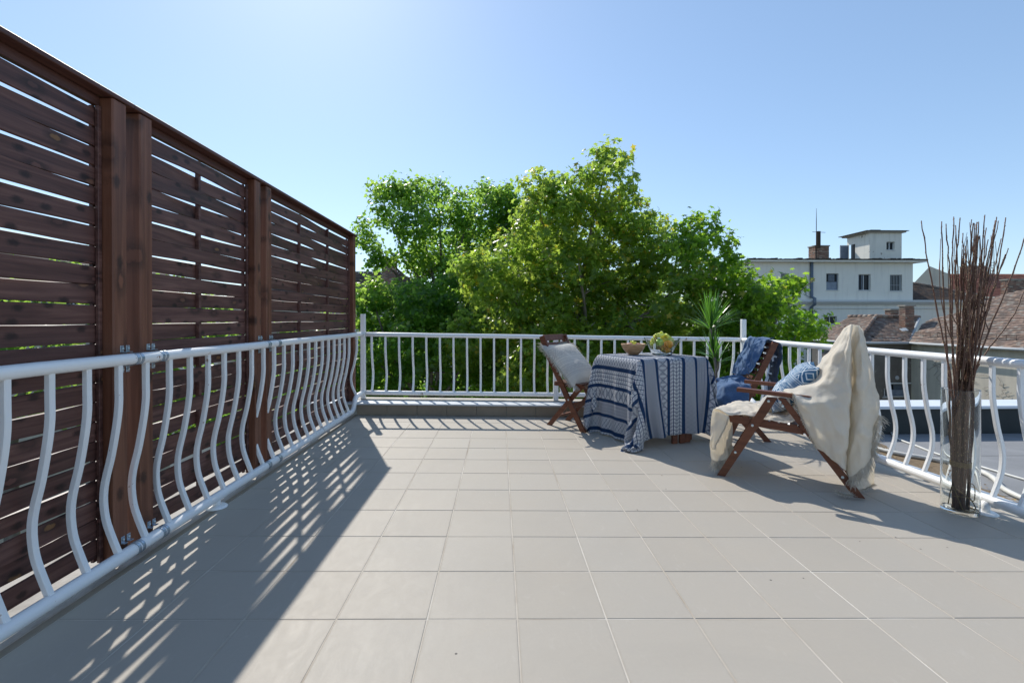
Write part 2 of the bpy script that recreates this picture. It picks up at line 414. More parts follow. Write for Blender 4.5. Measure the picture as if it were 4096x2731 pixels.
# ================================================================== RAILINGS
def bal_profile():
    """outward belly of a baluster: (offset, height above floor)"""
    return [(0, .935), (0, .84), (0, .76), (.010, .665), (.034, .525), (.057, .43), (.068, .36), (.067, .29), (.053, .212), (.012, .100), (0, .075)]
def baluster_mesh(direction, h0=.075, h1=.935, scale=1.0):
    pr_ = bal_profile(); lo, hi = pr_[-1][1], pr_[0][1]
    pts = [Vector((direction[0]*o*scale, direction[1]*o*scale, h0+(h-lo)/(hi-lo)*(h1-h0))) for o, h in pr_]
    pts = catmull(pts, 3); m = MB(); r = .0125
    n = Vector(direction).normalized(); side = Vector((-n.y, n.x, 0))
    vs = []
    for i, p in enumerate(pts):
        t = (pts[min(i+1, len(pts)-1)]-pts[max(i-1, 0)]).normalized(); nn = side.cross(t).normalized()
        c = .0035
        for a, b in ((r, r-c), (r-c, r), (-r+c, r), (-r, r-c), (-r, -r+c), (-r+c, -r), (r-c, -r), (r, -r+c)):
            vs.append(p+side*a+nn*b)
    k = len(pts)
    m.add(vs, [(i*8+j, i*8+(j+1) % 8, (i+1)*8+(j+1) % 8, (i+1)*8+j) for i in range(k-1) for j in range(8)])
    return m.mesh("baluster", M_WHITE)
def post(parent, x, y, h0, h1, wd=.055):
    m = MB(); m.bevbox(-wd/2, wd/2, -wd/2, wd/2, h0, h1, .004)
    return m.build("post", M_WHITE, parent, loc=P(x, y, 0))
def wob(pts, a=.0012):
    return [Vector(p)+Vector((random.uniform(-a, a), random.uniform(-a, a), random.uniform(-a, a))) for p in pts]
XL, XR0 = -1.72, 3.06
def xr(y): return 3.06+(y-2.7)*.012
# left
rl = tag(thing("railing", "x", "x"), "white curved-bar railing running along the slatted fence on the left", "railing")
m = MB(); m.tube(wob([P(XL, y, .955) for y in np.arange(-1.6, 5.95, .2)]+[P(-1.705, 5.955, .955)]), .0265, 16); m.build("top_rail", M_WHITE, rl)
low = [P(XL, y, .060) for y in np.arange(-1.6, 5.45, .25)]+[P(XL, 5.5, .060), P(XL, 5.58, .062), P(XL, 5.645, .085), P(XL, 5.69, .15), P(XL, 5.74, .205), P(-1.71, 5.82, .222), P(-1.70, 5.96, .228)]
m = MB(); m.tube(catmull(low, 2), .0285, 16); m.build("bottom_rail", M_WHITE, rl)
BL = baluster_mesh((-1, 0, 0))
for k in range(-19, 26):
    y = 1.699+.1646*k
    if y < 5.62: obj("baluster", BL, rl, loc=P(XL, y, 0))
BLs = baluster_mesh((-1, 0, 0), .21)
obj("baluster", BLs, rl, loc=P(XL, 5.78, 0))
def foot(parent, x, y, top):
    f = MB(); f.tube([(0, 0, .01), (0, 0, top)], .021, 14); fo = f.build("foot", M_WHITE, parent, loc=P(x, y, 0))
    g = MB(); g.lathe([(.0, .013), (.050, .012), (.060, .004), (.060, 0)], 24); g.build("flange", M_WHITE, fo)
foot(rl, XL+.002, 2.93, .05); foot(rl, XL+.002, .4, .05)
for (yy) in (2.262, 2.428, 3.528, 3.695, 5.85):
    for top in (1, 0):
        h = .955 if top else .060; R = .0268 if top else .0288
        if yy > 5 and not top: continue
        cl = obj("pipe_clamp", None, rl, loc=P(XL, yy, h))
        m = MB()
        for dy in (.018, .044):
            n0 = len(m.v); m.lathe([(R+.0006, -.008), (R+.0026, -.008), (R+.0026, .008), (R+.0006, .008)], 20, smooth=False); NL = len(m.v)-n0
            m.v[-NL:] = [(p[0], dy+p[2], p[1]) for p in m.v[-NL:]]
        m.build("band", M_GALV, cl)
        for s_ in ((1, -1) if top else (1,)):
            for dy in (.006, .040):
                m = MB(); zt = s_*(R+.004); m.bevbox(-.0445, -.0415, dy-.011, dy+.011, min(zt, zt+s_*.032), max(zt, zt+s_*.032), .001)
                m.box(-.0445, -.0265, dy-.011, dy+.011, min(zt, zt+s_*.003), max(zt, zt+s_*.003))
                tb = m.build("bracket", M_GALV, cl)
                m = MB(); m.tube([(-.042, dy, zt+s_*.018), (-.036, dy, zt+s_*.018)], .0055, 6); m.build("screw", M_BOLT, tb)
# back
YB = 5.98
rb = tag(thing("railing", "x", "x"), "white curved-bar railing along the back kerb in front of the trees", "railing")
m = MB(); m.tube(wob([P(x, YB, .952) for x in np.arange(-1.68, 3.11, .2)]+[P(3.095, YB, .952)]), .027, 16); m.build("top_rail", M_WHITE, rb)
m = MB(); m.tube(wob([P(x, YB, .226) for x in np.arange(-1.68, 3.11, .2)]+[P(3.095, YB, .226)]), .0275, 16); m.build("bottom_rail", M_WHITE, rb)
post(rb, -1.70, YB, .153, 1.205); post(rb, 3.112, YB, .153, 1.212)
post(rb, .712, YB, .153, .93, .06)
BB = baluster_mesh((0, 1, 0), .235)
k = 0
for i in range(28):
    x = -1.594+.1697*i
    if x > 3.06: break
    if abs(x-.712) < .05: continue
    obj("baluster", BB, rb, loc=P(x, YB, 0))
# right
rr = tag(thing("railing", "x", "x"), "white curved-bar railing on the right beside the grey flat roof", "railing")
m = MB(); m.tube(wob([P(xr(y), y, .952) for y in np.arange(-1.4, 5.95, .25)]+[P(xr(5.95), 5.955, .952)]), .0275, 16); m.build("top_rail", M_WHITE, rr)
low = [P(xr(y), y, .085) for y in np.arange(-1.4, 5.45, .25)]+[P(xr(5.5), 5.5, .085), P(xr(5.6), 5.60, .10), P(xr(5.7), 5.66, .17), P(xr(5.7), 5.75, .222), P(xr(5.7), 5.95, .226)]
m = MB(); m.tube(catmull(low, 2), .0285, 16); m.build("bottom_rail", M_WHITE, rr)
BR = baluster_mesh((1, 0, 0), .10)
for k in range(-22, 22):
    y = 2.708+.1617*k
    if y < 5.62: obj("baluster", BR, rr, loc=P(xr(y), y, 0))
foot(rr, xr(2.9)-.02, 2.885, .075); foot(rr, xr(.3)-.02, .3, .075)

# ================================================================== SLATTED FENCE
FX = -1.833
def weave(y0, y1, nodes, sign):
    """slat centre offset along y: zero at the ends, alternating at battens"""
    ys = [y0]+nodes+[y1]; am = [0]+[sign*(1 if i % 2 == 0 else -1)*.0165 for i in range(len(nodes))]+[0]
    out = []
    for i in range(len(ys)-1):
        for k in range(8):
            t = k/8; f = (1-math.cos(math.pi*t))/2
            out.append((ys[i]+(ys[i+1]-ys[i])*t, am[i]+(am[i+1]-am[i])*f))
    out.append((ys[-1], 0)); return out
def fence_panel(y0, y1, nodes, label, zlo=.082, zhi=2.135):
    t = tag(thing("slatted_fence", "x", "x", (FX, y0, 0)), label, "fence", "dark slatted fence panels")
    ln = y1-y0; nodes = [n-y0 for n in nodes]
    variants = []
    for sg in (1, -1):
        for rep in range(3):
            cv = weave(.010, ln-.010, nodes, sg); m = MB(); H = .0424; th = .0045
            w1, w2 = random.uniform(-.0028, .0028), random.uniform(-.0028, .0028)
            vs = []
            for yy, o in cv:
                e = .0018*math.sin(yy*7+rep*2); sag = w1+(w2-w1)*yy/ln
                for a, b in ((-th, -H), (th, -H+.003), (th, H-.003), (-th, H)):
                    vs.append((o+a, yy, b+e*(1 if b > 0 else -1)+sag))
            k = len(cv)
            m.add(vs, [(i*4+j, i*4+(j+1) % 4, (i+1)*4+(j+1) % 4, (i+1)*4+j) for i in range(k-1) for j in range(4)]+[(3, 2, 1, 0), ((k-1)*4, (k-1)*4+1, (k-1)*4+2, (k-1)*4+3)])
            variants.append(m.mesh("slat", M_SLAT))
    n = 0; z = .128
    while z < 2.10:
        obj("slat", variants[(n % 2)*3+random.randrange(3)], t, loc=(0, 0, z+random.uniform(-.0012, .0012)))
        z += .0886; n += 1
    for yy in nodes:
        m = MB(); m.bevbox(-.0115, .0115, yy-.011, yy+.011, zlo, zhi-.01, .001); m.build("batten", M_SLAT, t)
    for yy in (0, ln):
        a, b = (yy-.000, yy+.020) if yy == 0 else (yy-.020, yy)
        for xx in (.006, -.022):
            m = MB(); m.bevbox(xx, xx+.016, a, b, zlo-.02, zhi, .002); m.build("side_frame", M_SLAT, t)
    m = MB(); m.bevbox(-.014, .014, .001, ln-.001, zhi+.001, 2.180, .002); m.build("top_frame", M_CAP, t)
    m = MB(); m.bevbox(-.045, .074, -.127 if y0 > -1 else 0, ln+.127, 2.182, 2.204, .003); m.build("top_cap", M_CAP, t)
    return t
fence_panel(-2.55, -.30, [-1.8, -1.05], "dark brown woven slat fence panel, the one nearest the camera at far left")
fence_panel(-.10, 2.219, [.14, .835, 1.525], "dark brown woven slat fence panel cut by the left edge of the photo")
fence_panel(2.474, 3.485, [2.945], "narrow dark brown woven slat fence panel between the two pairs of posts")
fence_panel(3.740, 5.805, [4.405, 5.120], "dark brown woven slat fence panel farthest away, ending at the corner post")
def fence_post(y0, y1, z0, label, x1=-1.765, dx=.075, top=2.180):
    t = tag(thing("fence_post", "x", "x", ((x1-dx/2), (y0+y1)/2, 0)), label, "post", "brown fence posts")
    m = MB(); m.bevbox(-dx/2, dx/2, -(y1-y0)/2, (y1-y0)/2, z0, top, .006); m.build("shaft", M_POST, t)
    return t
fence_post(2.222, 2.305, .040, "thick brown post with knots, nearest of the fence posts in view")
fence_post(2.387, 2.471, .042, "brown post just behind the nearest post, left of the narrow fence panel")
fence_post(3.488, 3.571, .075, "brown post at the far end of the narrow fence panel")
fence_post(3.655, 3.737, .075, "brown post at the near end of the farthest fence panel")
fence_post(5.808, 5.893, .05, "slim brown end post of the fence at the terrace corner")
fence_post(-.285, -.20, .04, "brown fence post outside the left edge, first of its pair")
fence_post(-.195, -.112, .04, "brown fence post outside the left edge, second of its pair")

# ================================================================== CLOTH TOOLS
def surf(grid, nu=10, nv=10):
    """bicubic surface through a grid of 3-D control points -> (verts, nrows, ncols)"""
    rows = [catmull(r, nu) for r in grid]
    cols = [catmull([rows[i][j] for i in range(len(rows))], nv) for j in range(len(rows[0]))]
    R, Cn = len(cols[0]), len(cols)
    return [cols[j][i] for i in range(R) for j in range(Cn)], R, Cn
def cloth(name, grids, mat, parent=None, amp=.006, freq=9, thick=.003, seed=0, nu=8, nv=8, sub=1, loc=None):
    m = MB(); uvs = []; edges = []
    for g in grids:
        vs, R, Cn = surf(g, nu, nv); off = Vector((seed*3.1, seed*1.7, 0)); out = []
        for i in range(R):
            for j in range(Cn):
                p = vs[i*Cn+j]
                a = vs[min(i+1, R-1)*Cn+j]-vs[max(i-1, 0)*Cn+j]; b = vs[i*Cn+min(j+1, Cn-1)]-vs[i*Cn+max(j-1, 0)]
                n = a.cross(b); n = n.normalized() if n.length > 1e-9 else Vector((0, 0, 1))
                q = Vector((p.x*freq, p.y*freq, p.z*freq*.55))+off
                r1 = 1-abs(noise.noise(q))*2.2; r2 = noise.noise(q*2.7+Vector((5, 5, 5)))
                out.append(p+n*(amp*(r1*r1*.9-.4)+amp*.6*r2+amp*.35*noise.noise(q*6.1)))
        m.add(out, [(i*Cn+j, i*Cn+j+1, (i+1)*Cn+j+1, (i+1)*Cn+j) for i in range(R-1) for j in range(Cn-1)], True)
        uvs += [(j/(Cn-1), i/(R-1)) for i in range(R) for j in range(Cn)]
        edges.append((out, R, Cn))
    me = bpy.data.meshes.new(name); me.from_pydata(m.v, [], m.f); me.polygons.foreach_set("use_smooth", m.sm)
    uv = me.uv_layers.new(name="UVMap"); me.materials.append(mat)
    idx = np.zeros(len(me.loops), int); me.loops.foreach_get("vertex_index", idx)
    uv.data.foreach_set("uv", np.array(uvs)[idx].astype(np.float32).ravel())
    o = obj(name, me, parent, loc)
    if sub:
        d = o.modifiers.new("sub", 'SUBSURF'); d.levels = sub; d.render_levels = sub
    d = o.modifiers.new("solid", 'SOLIDIFY'); d.thickness = thick; d.offset = 0
    return o, edges
def fringe(name, pts, mat, parent, length=.05, step=.004, out=None, droop=1.0, r=.0015, jit=.35, loc=None):
    """strands hanging from a hem polyline"""
    m = MB(); pts = [Vector(p) for p in pts]
    for i in range(len(pts)-1):
        a, b = pts[i], pts[i+1]; k = max(1, int((b-a).length/step))
        for q in range(k):
            p = a.lerp(b, (q+random.random())/k)
            dirv = (out if out is not None else Vector((0, 0, -1))).normalized()
            l = length*random.uniform(.7, 1.15)
            j = Vector((random.gauss(0, jit), random.gauss(0, jit), random.gauss(0, jit*.5)))
            p1 = p+(dirv+j*.5)*l*.45; p2 = p1+(dirv*.6+Vector((0, 0, -1))*droop*.6+j).normalized()*l*.6
            m.tube([p-dirv*.004, p1, p2], [r, r, r*.5], 3, False)
    return m.build(name, mat, parent, **({'loc': loc} if loc else {}))

def mat_fabric(name, c1, c2, weave=900, bump=.25, wr=.25, rough=.9, tr=.12, trc=None):
    s = Sh(name); co = s.coord(); x, y, z = s.xyz(co)
    g = s.n("ShaderNodeNewGeometry").outputs['Position']
    n = s.noise(g, 7, 5, .65); slub = s.noise(s.mapping(co, (40, 40, 260)), 1.0, 3, .6) if False else s.noise(g, 130, 3, .7)
    c = s.mix(s.ramp_f(n*.5+slub*.5, .35, .68), c1, c2)
    nrm = s.bump(slub, bump, .003); nrm = s.bump(s.noise(g, 28, 4, .7), wr, .008, nrm)
    d = s.bsdf(c, rough, .12, nrm, Sheen_Weight=.25)
    t = s.n("ShaderNodeBsdfTranslucent", {'Color': trc or c1}).outputs[0]
    mx = s.n("ShaderNodeMixShader", {0: tr, 1: d, 2: t})
    return s.done(mx.outputs[0])
M_CREAM = mat_fabric("cream_cotton", (.86, .80, .69), (.91, .87, .79), bump=.4, wr=.6, tr=.45, trc=(.92, .85, .72))
M_BLUE = mat_fabric("denim_blue_linen", (.055, .115, .25), (.15, .25, .41), bump=.5, wr=.5, tr=.15)
M_FRINGE = mat_fabric("cream_yarn", (.76, .69, .56), (.86, .81, .72), tr=.35)
M_NAVYF = mat_fabric("navy_yarn", (.02, .035, .10), (.05, .08, .18), tr=.05)

# ================================================================== TABLE, CLOTH
F0 = Vector((1.276, 4.311)); e1 = Vector((.936, .352)).normalized(); e2 = Vector((-e1.y, e1.x)); L1, L2 = .845, .745
HT = .82
tb = tag(thing("folding_table", "x", "x", (F0.x+e1.x*L1/2+e2.x*L2/2, F0.y+e1.y*L1/2+e2.y*L2/2, fz(1.5)), math.atan2(e1.y, e1.x)),
         "dark brown wooden table hidden under the blue and white cloth, only its legs showing", "table")
m = MB(); m.bevbox(-L1/2+.012, L1/2-.012, -L2/2+.012, L2/2-.012, HT-.036, HT-.012, .006); m.build("tabletop", M_CHAIR, tb)
for sx, sy in ((.02, -.335), (.10, -.345), (.255, -.27), (.17, -.335), (-.02, .30), (.25, .30)):
    m = MB(); m.bevbox(sx-.030, sx+.030, sy-.013, sy+.013, 0, HT-.036, .003); m.build("leg", M_POST if 0 else M_CHAIR, tb)
m = MB(); m.bevbox(-.3, .33, -.30, -.28, HT-.10, HT-.036, .003); m.build("apron", M_CHAIR, tb)

def mat_table():
    s = Sh("ikat_print_cotton"); uv = s.coord('UV'); u, v, _ = s.xyz(uv)
    g = s.n("ShaderNodeNewGeometry").outputs['Position']
    wob_ = (s.noise(uv, 90, 2)-.5)*.003
    u = u+wob_; v = v+(s.noise(uv, 110, 2)-.5)*.003
    P0 = .62; t = (u+.62+.085).mod(P0)
    # bands: lattice 0-.115, navy, pills .145-.265, navy, geometric .295-.405, navy, chevron .435-.585, navy
    def band(a, b): return t.gt(a)*t.lt(b)
    def q(a, b): return (t-a)/(b-a)
    def dia(a, b, n, vv, lw, dot):
        lw = lw*.82; p = q(a, b)*n; r = v/vv
        d1 = ((p+r).mod()-.5).abs(); d2 = ((p-r).mod()-.5).abs()
        line = d1.gt(.5-lw).max(d2.gt(.5-lw))
        dd = (d1+d2).lt(dot)
        return line.max(dd)
    lat = dia(0, .115, 2.0, .044, .105, .15)
    # pills
    pp = q(.145, .265)*4; row = pp.floor(); vv = v/.0235+row*.5
    ex = ((pp.mod()-.5)/.46).abs(); ey = ((vv.mod()-.5)/.41).abs()
    e = ex.pow(3.0)+ey.pow(2.2)
    pill = e.gt(1.0).max(e.lt(.10))
    # geometric
    gd = dia(.295, .405, 1.0, .075, .055, .0); gd2 = dia(.295, .405, 1.0, .0375, .05, .0)
    sp = s.noise(uv, 420, 2).gt(.55)*.5
    geo = gd.max(sp).max(gd2*(((q(.295, .405)-.5).abs()).lt(.24)))
    # chevron
    cq = q(.435, .585)*2; cx = (cq.mod()-.5).abs(); r = v/.034+cx*1.1
    chev = ((r.mod()-.5).abs().gt(.425)).max(cx.lt(.05)).max(((cx-.26).abs().lt(.018))*.6).max(cx.gt(.46))
    ink = band(0, .115)*lat+band(.145, .265)*pill+band(.295, .405)*geo+band(.435, .585)*chev
    navy = band(.115, .145).max(band(.265, .295)).max(band(.405, .435)).max(t.gt(.585))
    thr = s.noise(s.mapping(uv, (30, 1400, 1)), 1.0, 2)
    navyc = s.mix(s.ramp_f(thr, .56, .66)*.7, (.025, .068, .18), (.20, .30, .44))
    fade = s.noise(uv, 60, 3)
    inkc = s.mix(fade*.35, (.025, .065, .17), (.07, .14, .30))
    c = s.mix(ink.min(1.0), (.86, .87, .88), inkc); c = s.mix(navy, c, navyc)
    fine = s.noise(uv, 900, 2)
    nrm = s.bump(fine, .15, .002); nrm = s.bump(s.noise(g, 22, 3), .2, .006, nrm)
    d = s.bsdf(c, .85, .15, nrm)
    tr = s.n("ShaderNodeBsdfTranslucent", {'Color': c}).outputs[0]
    return s.done(s.n("ShaderNodeMixShader", {0: .52, 1: d, 2: tr}).outputs[0])
M_IKAT = mat_table()

def drape():
    """position-based cloth: hangs over the table top and touches the floor"""
    h = .0375
    U = np.arange(-.765, L1+.52, h); Vv = np.arange(-.70, L2+.46, h)
    nU, nV = len(U), len(Vv); uu, vv = np.meshgrid(U, Vv, indexing='ij')
    X = np.zeros((nU, nV, 3)); X[..., 0], X[..., 1], X[..., 2] = uu, vv, HT
    # initial fold down: hanging parts start rotated outward at a slope
    ou = np.where(uu < 0, -uu, np.where(uu > L1, uu-L1, 0)); ov = np.where(vv < 0, -vv, np.where(vv > L2, vv-L2, 0))
    dist = np.sqrt(ou**2+ov**2)
    rng = np.random.RandomState(5)
    X[..., 2] -= dist*.80
    cu = np.clip(uu, 0, L1); cv = np.clip(vv, 0, L2)
    X[..., 0] = cu+(uu-cu)*.45; X[..., 1] = cv+(vv-cv)*.45; X[..., 2] = np.maximum(X[..., 2], .01)
    X[..., 0] += .03*np.sin(vv*9+1)*np.minimum(ou*3, 1); X[..., 1] += .03*np.sin(uu*8)*np.minimum(ov*3, 1)
    X += rng.normal(0, .002, X.shape)*(dist[..., None] > 0)
    pin = (dist < 1e-6)
    W = np.where(pin, 0.0, 1.0)
    Xp = X.copy()
    def con(A, B, L, k):
        a, b = X[A], X[B]; wa, wb = W[A][..., None], W[B][..., None]
        d = b-a; l = np.sqrt((d*d).sum(-1, keepdims=True))+1e-9; ws = wa+wb; ws[ws == 0] = 1
        c = k*(l-L)/l*d/ws
        X[A] = a+c*wa; X[B] = b-c*wb
    S = slice
    cons = []
    for p in (0, 1):
        n = (nU-1-p+1)//2; cons.append(((S(p, p+2*n-1, 2), S(None)), (S(p+1, p+2*n, 2), S(None)), h, 1.0))
        n = (nV-1-p+1)//2; cons.append(((S(None), S(p, p+2*n-1, 2)), (S(None), S(p+1, p+2*n, 2)), h, 1.0))
    for p in (0, 1):
        n = (nU-1-p+1)//2; ra, rb_ = S(p, p+2*n-1, 2), S(p+1, p+2*n, 2)
        cons.append(((ra, S(0, nV-1)), (rb_, S(1, nV)), h*2**.5, .10)); cons.append(((ra, S(1, nV)), (rb_, S(0, nV-1)), h*2**.5, .10))
    bend = []
    for p in range(4):
        i = np.arange(p, nU-2, 4); j = np.arange(p, nV-2, 4)
        bend.append(((i, S(None)), (i+2, S(None)), 2*h, .07)); bend.append(((S(None), j), (S(None), j+2), 2*h, .07))
    dt = 1/240; g = 9.8
    for it in range(1700):
        FR = .97 if it < 1000 else .3
        vel = (X-Xp)*.988
        Xp = X.copy(); X = X+vel*W[..., None]; X[..., 2] -= g*dt*dt*W
        if it < 1150:
            cor = (ou > 0) & (ov > 0)
            kk = np.where(cor, .0035*np.minimum(ou, ov)/.3, 0)
            X[..., 0] -= kk*(X[..., 0]-cu-np.where(uu < 0, -.10, .10)); X[..., 1] -= kk*(X[..., 1]-cv-np.where(vv < 0, -.02, .02))
        for _ in range(2):
            for c in cons: con(*c)
        for c in bend: con(*c)
        # table box
        m_ = .004
        ins = (X[..., 0] > -m_) & (X[..., 0] < L1+m_) & (X[..., 1] > -m_) & (X[..., 1] < L2+m_) & (X[..., 2] < HT) & (W > 0)
        if ins.any():
            x, y = X[..., 0], X[..., 1]
            dd = np.stack([x+m_, L1+m_-x, y+m_, L2+m_-y, (HT-X[..., 2])*1.0], -1); k = dd.argmin(-1)
            X[..., 0] = np.where(ins & (k == 0), -m_, X[..., 0]); X[..., 0] = np.where(ins & (k == 1), L1+m_, X[..., 0])
            X[..., 1] = np.where(ins & (k == 2), -m_, X[..., 1]); X[..., 1] = np.where(ins & (k == 3), L2+m_, X[..., 1])
            X[..., 2] = np.where(ins & (k == 4), HT, X[..., 2])
        fl_ = X[..., 2] < .006
        X[..., 2] = np.where(fl_, .006, X[..., 2])
        Xp[..., 0] = np.where(fl_, X[..., 0]-(X[..., 0]-Xp[..., 0])*FR, Xp[..., 0]); Xp[..., 1] = np.where(fl_, X[..., 1]-(X[..., 1]-Xp[..., 1])*FR, Xp[..., 1])
    return X, uu, vv
X, uu, vv = drape()
nU, nV = uu.shape
me = bpy.data.meshes.new("tablecloth")
WX = F0.x+e1.x*X[..., 0]+e2.x*X[..., 1]; WY = F0.y+e1.y*X[..., 0]+e2.y*X[..., 1]; WZ = X[..., 2]+fz(1.5)
verts = np.stack([WX, WY, WZ], -1).reshape(-1, 3)
faces = [(i*nV+j, (i+1)*nV+j, (i+1)*nV+j+1, i*nV+j+1) for i in range(nU-1) for j in range(nV-1)]
me.from_pydata(verts.tolist(), [], faces); me.polygons.foreach_set("use_smooth", [True]*len(faces)); me.materials.append(M_IKAT)
uvl = me.uv_layers.new(name="UVMap"); idx = np.zeros(len(me.loops), int); me.loops.foreach_get("vertex_index", idx)
uvl.data.foreach_set("uv", np.stack([uu.ravel(), vv.ravel()], -1)[idx].astype(np.float32).ravel())
o = tag(obj("tablecloth", me), "white tablecloth with navy ikat bands, its front corner trailing on the floor", "tablecloth")
d = o.modifiers.new("sub", 'SUBSURF'); d.levels = 2; d.render_levels = 2
d = o.modifiers.new("solid", 'SOLIDIFY'); d.thickness = .0016; d.offset = 1

# ================================================================== BOWLS AND FRUIT
def mat_fruit(name, a, b, scale=6, rough=.35, bump=0, sss=.15):
    s = Sh(name); co = s.coord(); n = s.noise(co, scale, 4, .6); sp = s.noise(co, scale*30, 2)
    c = s.mix(s.ramp_f(n, .35, .66), a, b)
    nrm = s.bump(sp, bump, .002) if bump else None
    return s.done(s.bsdf(c, rough, .45, nrm, Subsurface_Weight=sss, Subsurface_Radius=(.02, .02, .01), Subsurface_Scale=.5))
M_APPLE = mat_fruit("green_apple_skin", (.36, .56, .06), (.52, .66, .12), 12, .3, sss=.3)
M_ORANGE = mat_fruit("orange_peel", (.98, .36, .015), (1.0, .48, .03), 10, .42, .5, sss=.6)
M_GRAPE = mat_fruit("green_grape_skin", (.70, .74, .08), (.84, .84, .18), 30, .22, sss=.8)
M_PEACH = mat_fruit("peach_skin", (.62, .40, .30), (.45, .12, .10), 18, .7)
M_MANGO = mat_fruit("yellow_green_melon", (.66, .64, .08), (.48, .58, .07), 14, .35, sss=.3)
def mat_banana():
    s = Sh("spotted_banana_peel"); co = s.coord(); n = s.noise(co, 40, 5, .7, .5); n2 = s.noise(co, 150, 3)
    c = s.mix(s.ramp_f(n*.6+n2*.4, .50, .60), (.56, .40, .07), (.07, .035, .015))
    return s.done(s.bsdf(c, .45, .4))
M_BAN = mat_banana()
M_STEM = simple("fruit_stem", (.10, .06, .03), .8, .2)
def mat_glass():
    s = Sh("clear_glass")
    return s.done(s.n("ShaderNodeBsdfPrincipled", {'Base Color': (.96, .985, .98, 1), 'Roughness': 0.0, 'IOR': 1.45, 'Transmission Weight': 1.0}).outputs[0])
M_GLASS = mat_glass()
def mat_bowl():
    s = Sh("turned_olive_wood"); co = s.coord(); x, y, z = s.xyz(co)
    n = s.noise(s.comb(x*9, y*9, z*30), 1.0, 4, .6, 1.6); l = ((z*150+s.noise(co, 12, 2)*2).mod()-.5).abs()
    c = s.ramp(n, [(.3, (.34, .17, .07)), (.5, (.54, .31, .15)), (.7, (.66, .43, .24))])
    c = s.mix(l.lt(.12)*.3, c, (.26, .12, .05))
    return s.done(s.bsdf(c, .38, .4))
M_BOWL = mat_bowl()
zt = HT+fz(1.5)+.003
bw = tag(MB().lathe([(0, .0), (.038, .0), (.050, .004), (.082, .032), (.108, .066), (.122, .100), (.1245, .113), (.1215, .1145), (.118, .110), (.104, .070), (.078, .038), (.045, .014), (0, .010)], 40).build("wooden_bowl", M_BOWL, loc=(1.385, 4.875, zt)),
         "turned light wooden bowl with peaches and a few grapes on the table", "bowl")
def peach(c, lbl):
    m = MB()
    m.ell((0, 0, 0), (.037, .037, .034), 18, 12); m.v = [(x, y, z-.004*math.exp(-((x*x+y*y)/.0001))*(1 if z > 0 else 0)) for x, y, z in m.v]
    tag(m.build("peach", M_PEACH, loc=c), lbl, "peach", "peaches in the wooden bowl")
peach((1.34, 4.85, zt+.093), "pale dusty peach at the left in the wooden bowl")
peach((1.425, 4.865, zt+.090), "reddish peach at the right in the wooden bowl")
peach((1.39, 4.93, zt+.075), "peach half hidden at the back of the wooden bowl")
def grapes(c, spots, label, r=.0125, stem=None):
    t = tag(thing("grape_bunch", "x", "x", c), label, "grapes")
    me_ = MB().ell((0, 0, 0), (r, r, r*1.12), 14, 9).mesh("grape", M_GRAPE)
    for p in spots:
        o = obj("grape", me_, t, loc=p, rot=(random.uniform(-1, 1), random.uniform(-1, 1), 0))
    m = MB(); sp = sorted(spots)
    m.tube([Vector(p)+Vector((0, 0, -.004)) for p in sp[::2]]+[Vector(sp[-1])+Vector((.03, 0, .02))], .0014, 5); m.build("stem", M_STEM, t)
    return t
grapes((1.385, 4.865, zt+.118), [(-.022, 0, .012), (-.004, .004, .016), (.012, -.004, .006), (-.012, -.010, -.004), (.004, -.012, -.010), (.024, .002, .002), (-.03, .01, -.01), (.016, .014, -.008)], "small sprig of green grapes on top of the wooden bowl")
# glass bowl: square flared
bc = Vector((1.668, 4.835, zt+.0005)); brot = .35
def sqp(r, z): return (r, z)
prof = [(0, 0), (.074, 0), (.080, .006), (.100, .060), (.125, .120), (.148, .174), (.1465, .1755), (.1450, .174), (.122, .120), (.097, .060), (.075, .011), (0, .009)]
tag(MB().lathe(prof, 48, sup=5.0, rot=brot).build("glass_bowl", M_GLASS, loc=bc), "square flared clear glass bowl heaped with fruit on the table", "bowl")
m = MB(); pr2 = [(0, .026), (.009, .030), (.022, .034), (.034, .024), (.0395, .004), (.037, -.014), (.028, -.031), (.014, -.037), (.004, -.033), (0, -.031)]
ap = tag(MB().lathe(pr2, 24).build("apple", M_APPLE, loc=bc+Vector((-.045, -.062, .130)), rot=(.5, -.15, 0)), "green apple at the front left in the glass bowl", "apple")
MB().tube([(0, 0, .024), (.003, 0, .036), (.008, 0, .046)], .0018, 6).build("stem", M_STEM, ap)
tag(MB().ell((0, 0, 0), (.044, .044, .042), 24, 16).build("orange", M_ORANGE, loc=bc+Vector((.048, -.062, .112))), "whole orange upper right in the glass bowl beside the apple", "orange", "oranges in the glass bowl")
tag(MB().ell((0, 0, 0), (.036, .036, .034), 24, 16).build("orange", M_ORANGE, loc=bc+Vector((.045, -.020, .050))), "lower orange under the whole orange in the glass bowl", "orange", "oranges in the glass bowl")
tag(MB().ell((0, 0, 0), (.075, .044, .042), 24, 14, Matrix.Rotation(.25, 4, 'Y')).build("mango", M_MANGO, loc=bc+Vector((.065, .030, .158))), "large yellow green mango lying at the back of the glass bowl", "mango")
bn = tag(thing("banana_bunch", "x", "x", bc), "bunch of browning spotted bananas at the bottom of the glass bowl", "bananas")
for k, (dy, dz) in enumerate(((-.050, .030), (-.028, .030), (-.045, .062), (-.010, .045))):
    pts = [Vector((-.082+.172*t+0*k, dy+.014*math.sin(3*t)+.01*t, .03+dz+.060*(t-.62)**2*4-.062*t+.012)) for t in [i/9 for i in range(10)]]
    pts = [Vector((p.x, p.y, max(p.z, .028))) for p in pts]
    rr_ = [.006, .012, .0155, .017, .0175, .017, .016, .0125, .007, .005]
    MB().tube(pts, rr_, 9).build("banana", M_BAN, bn)
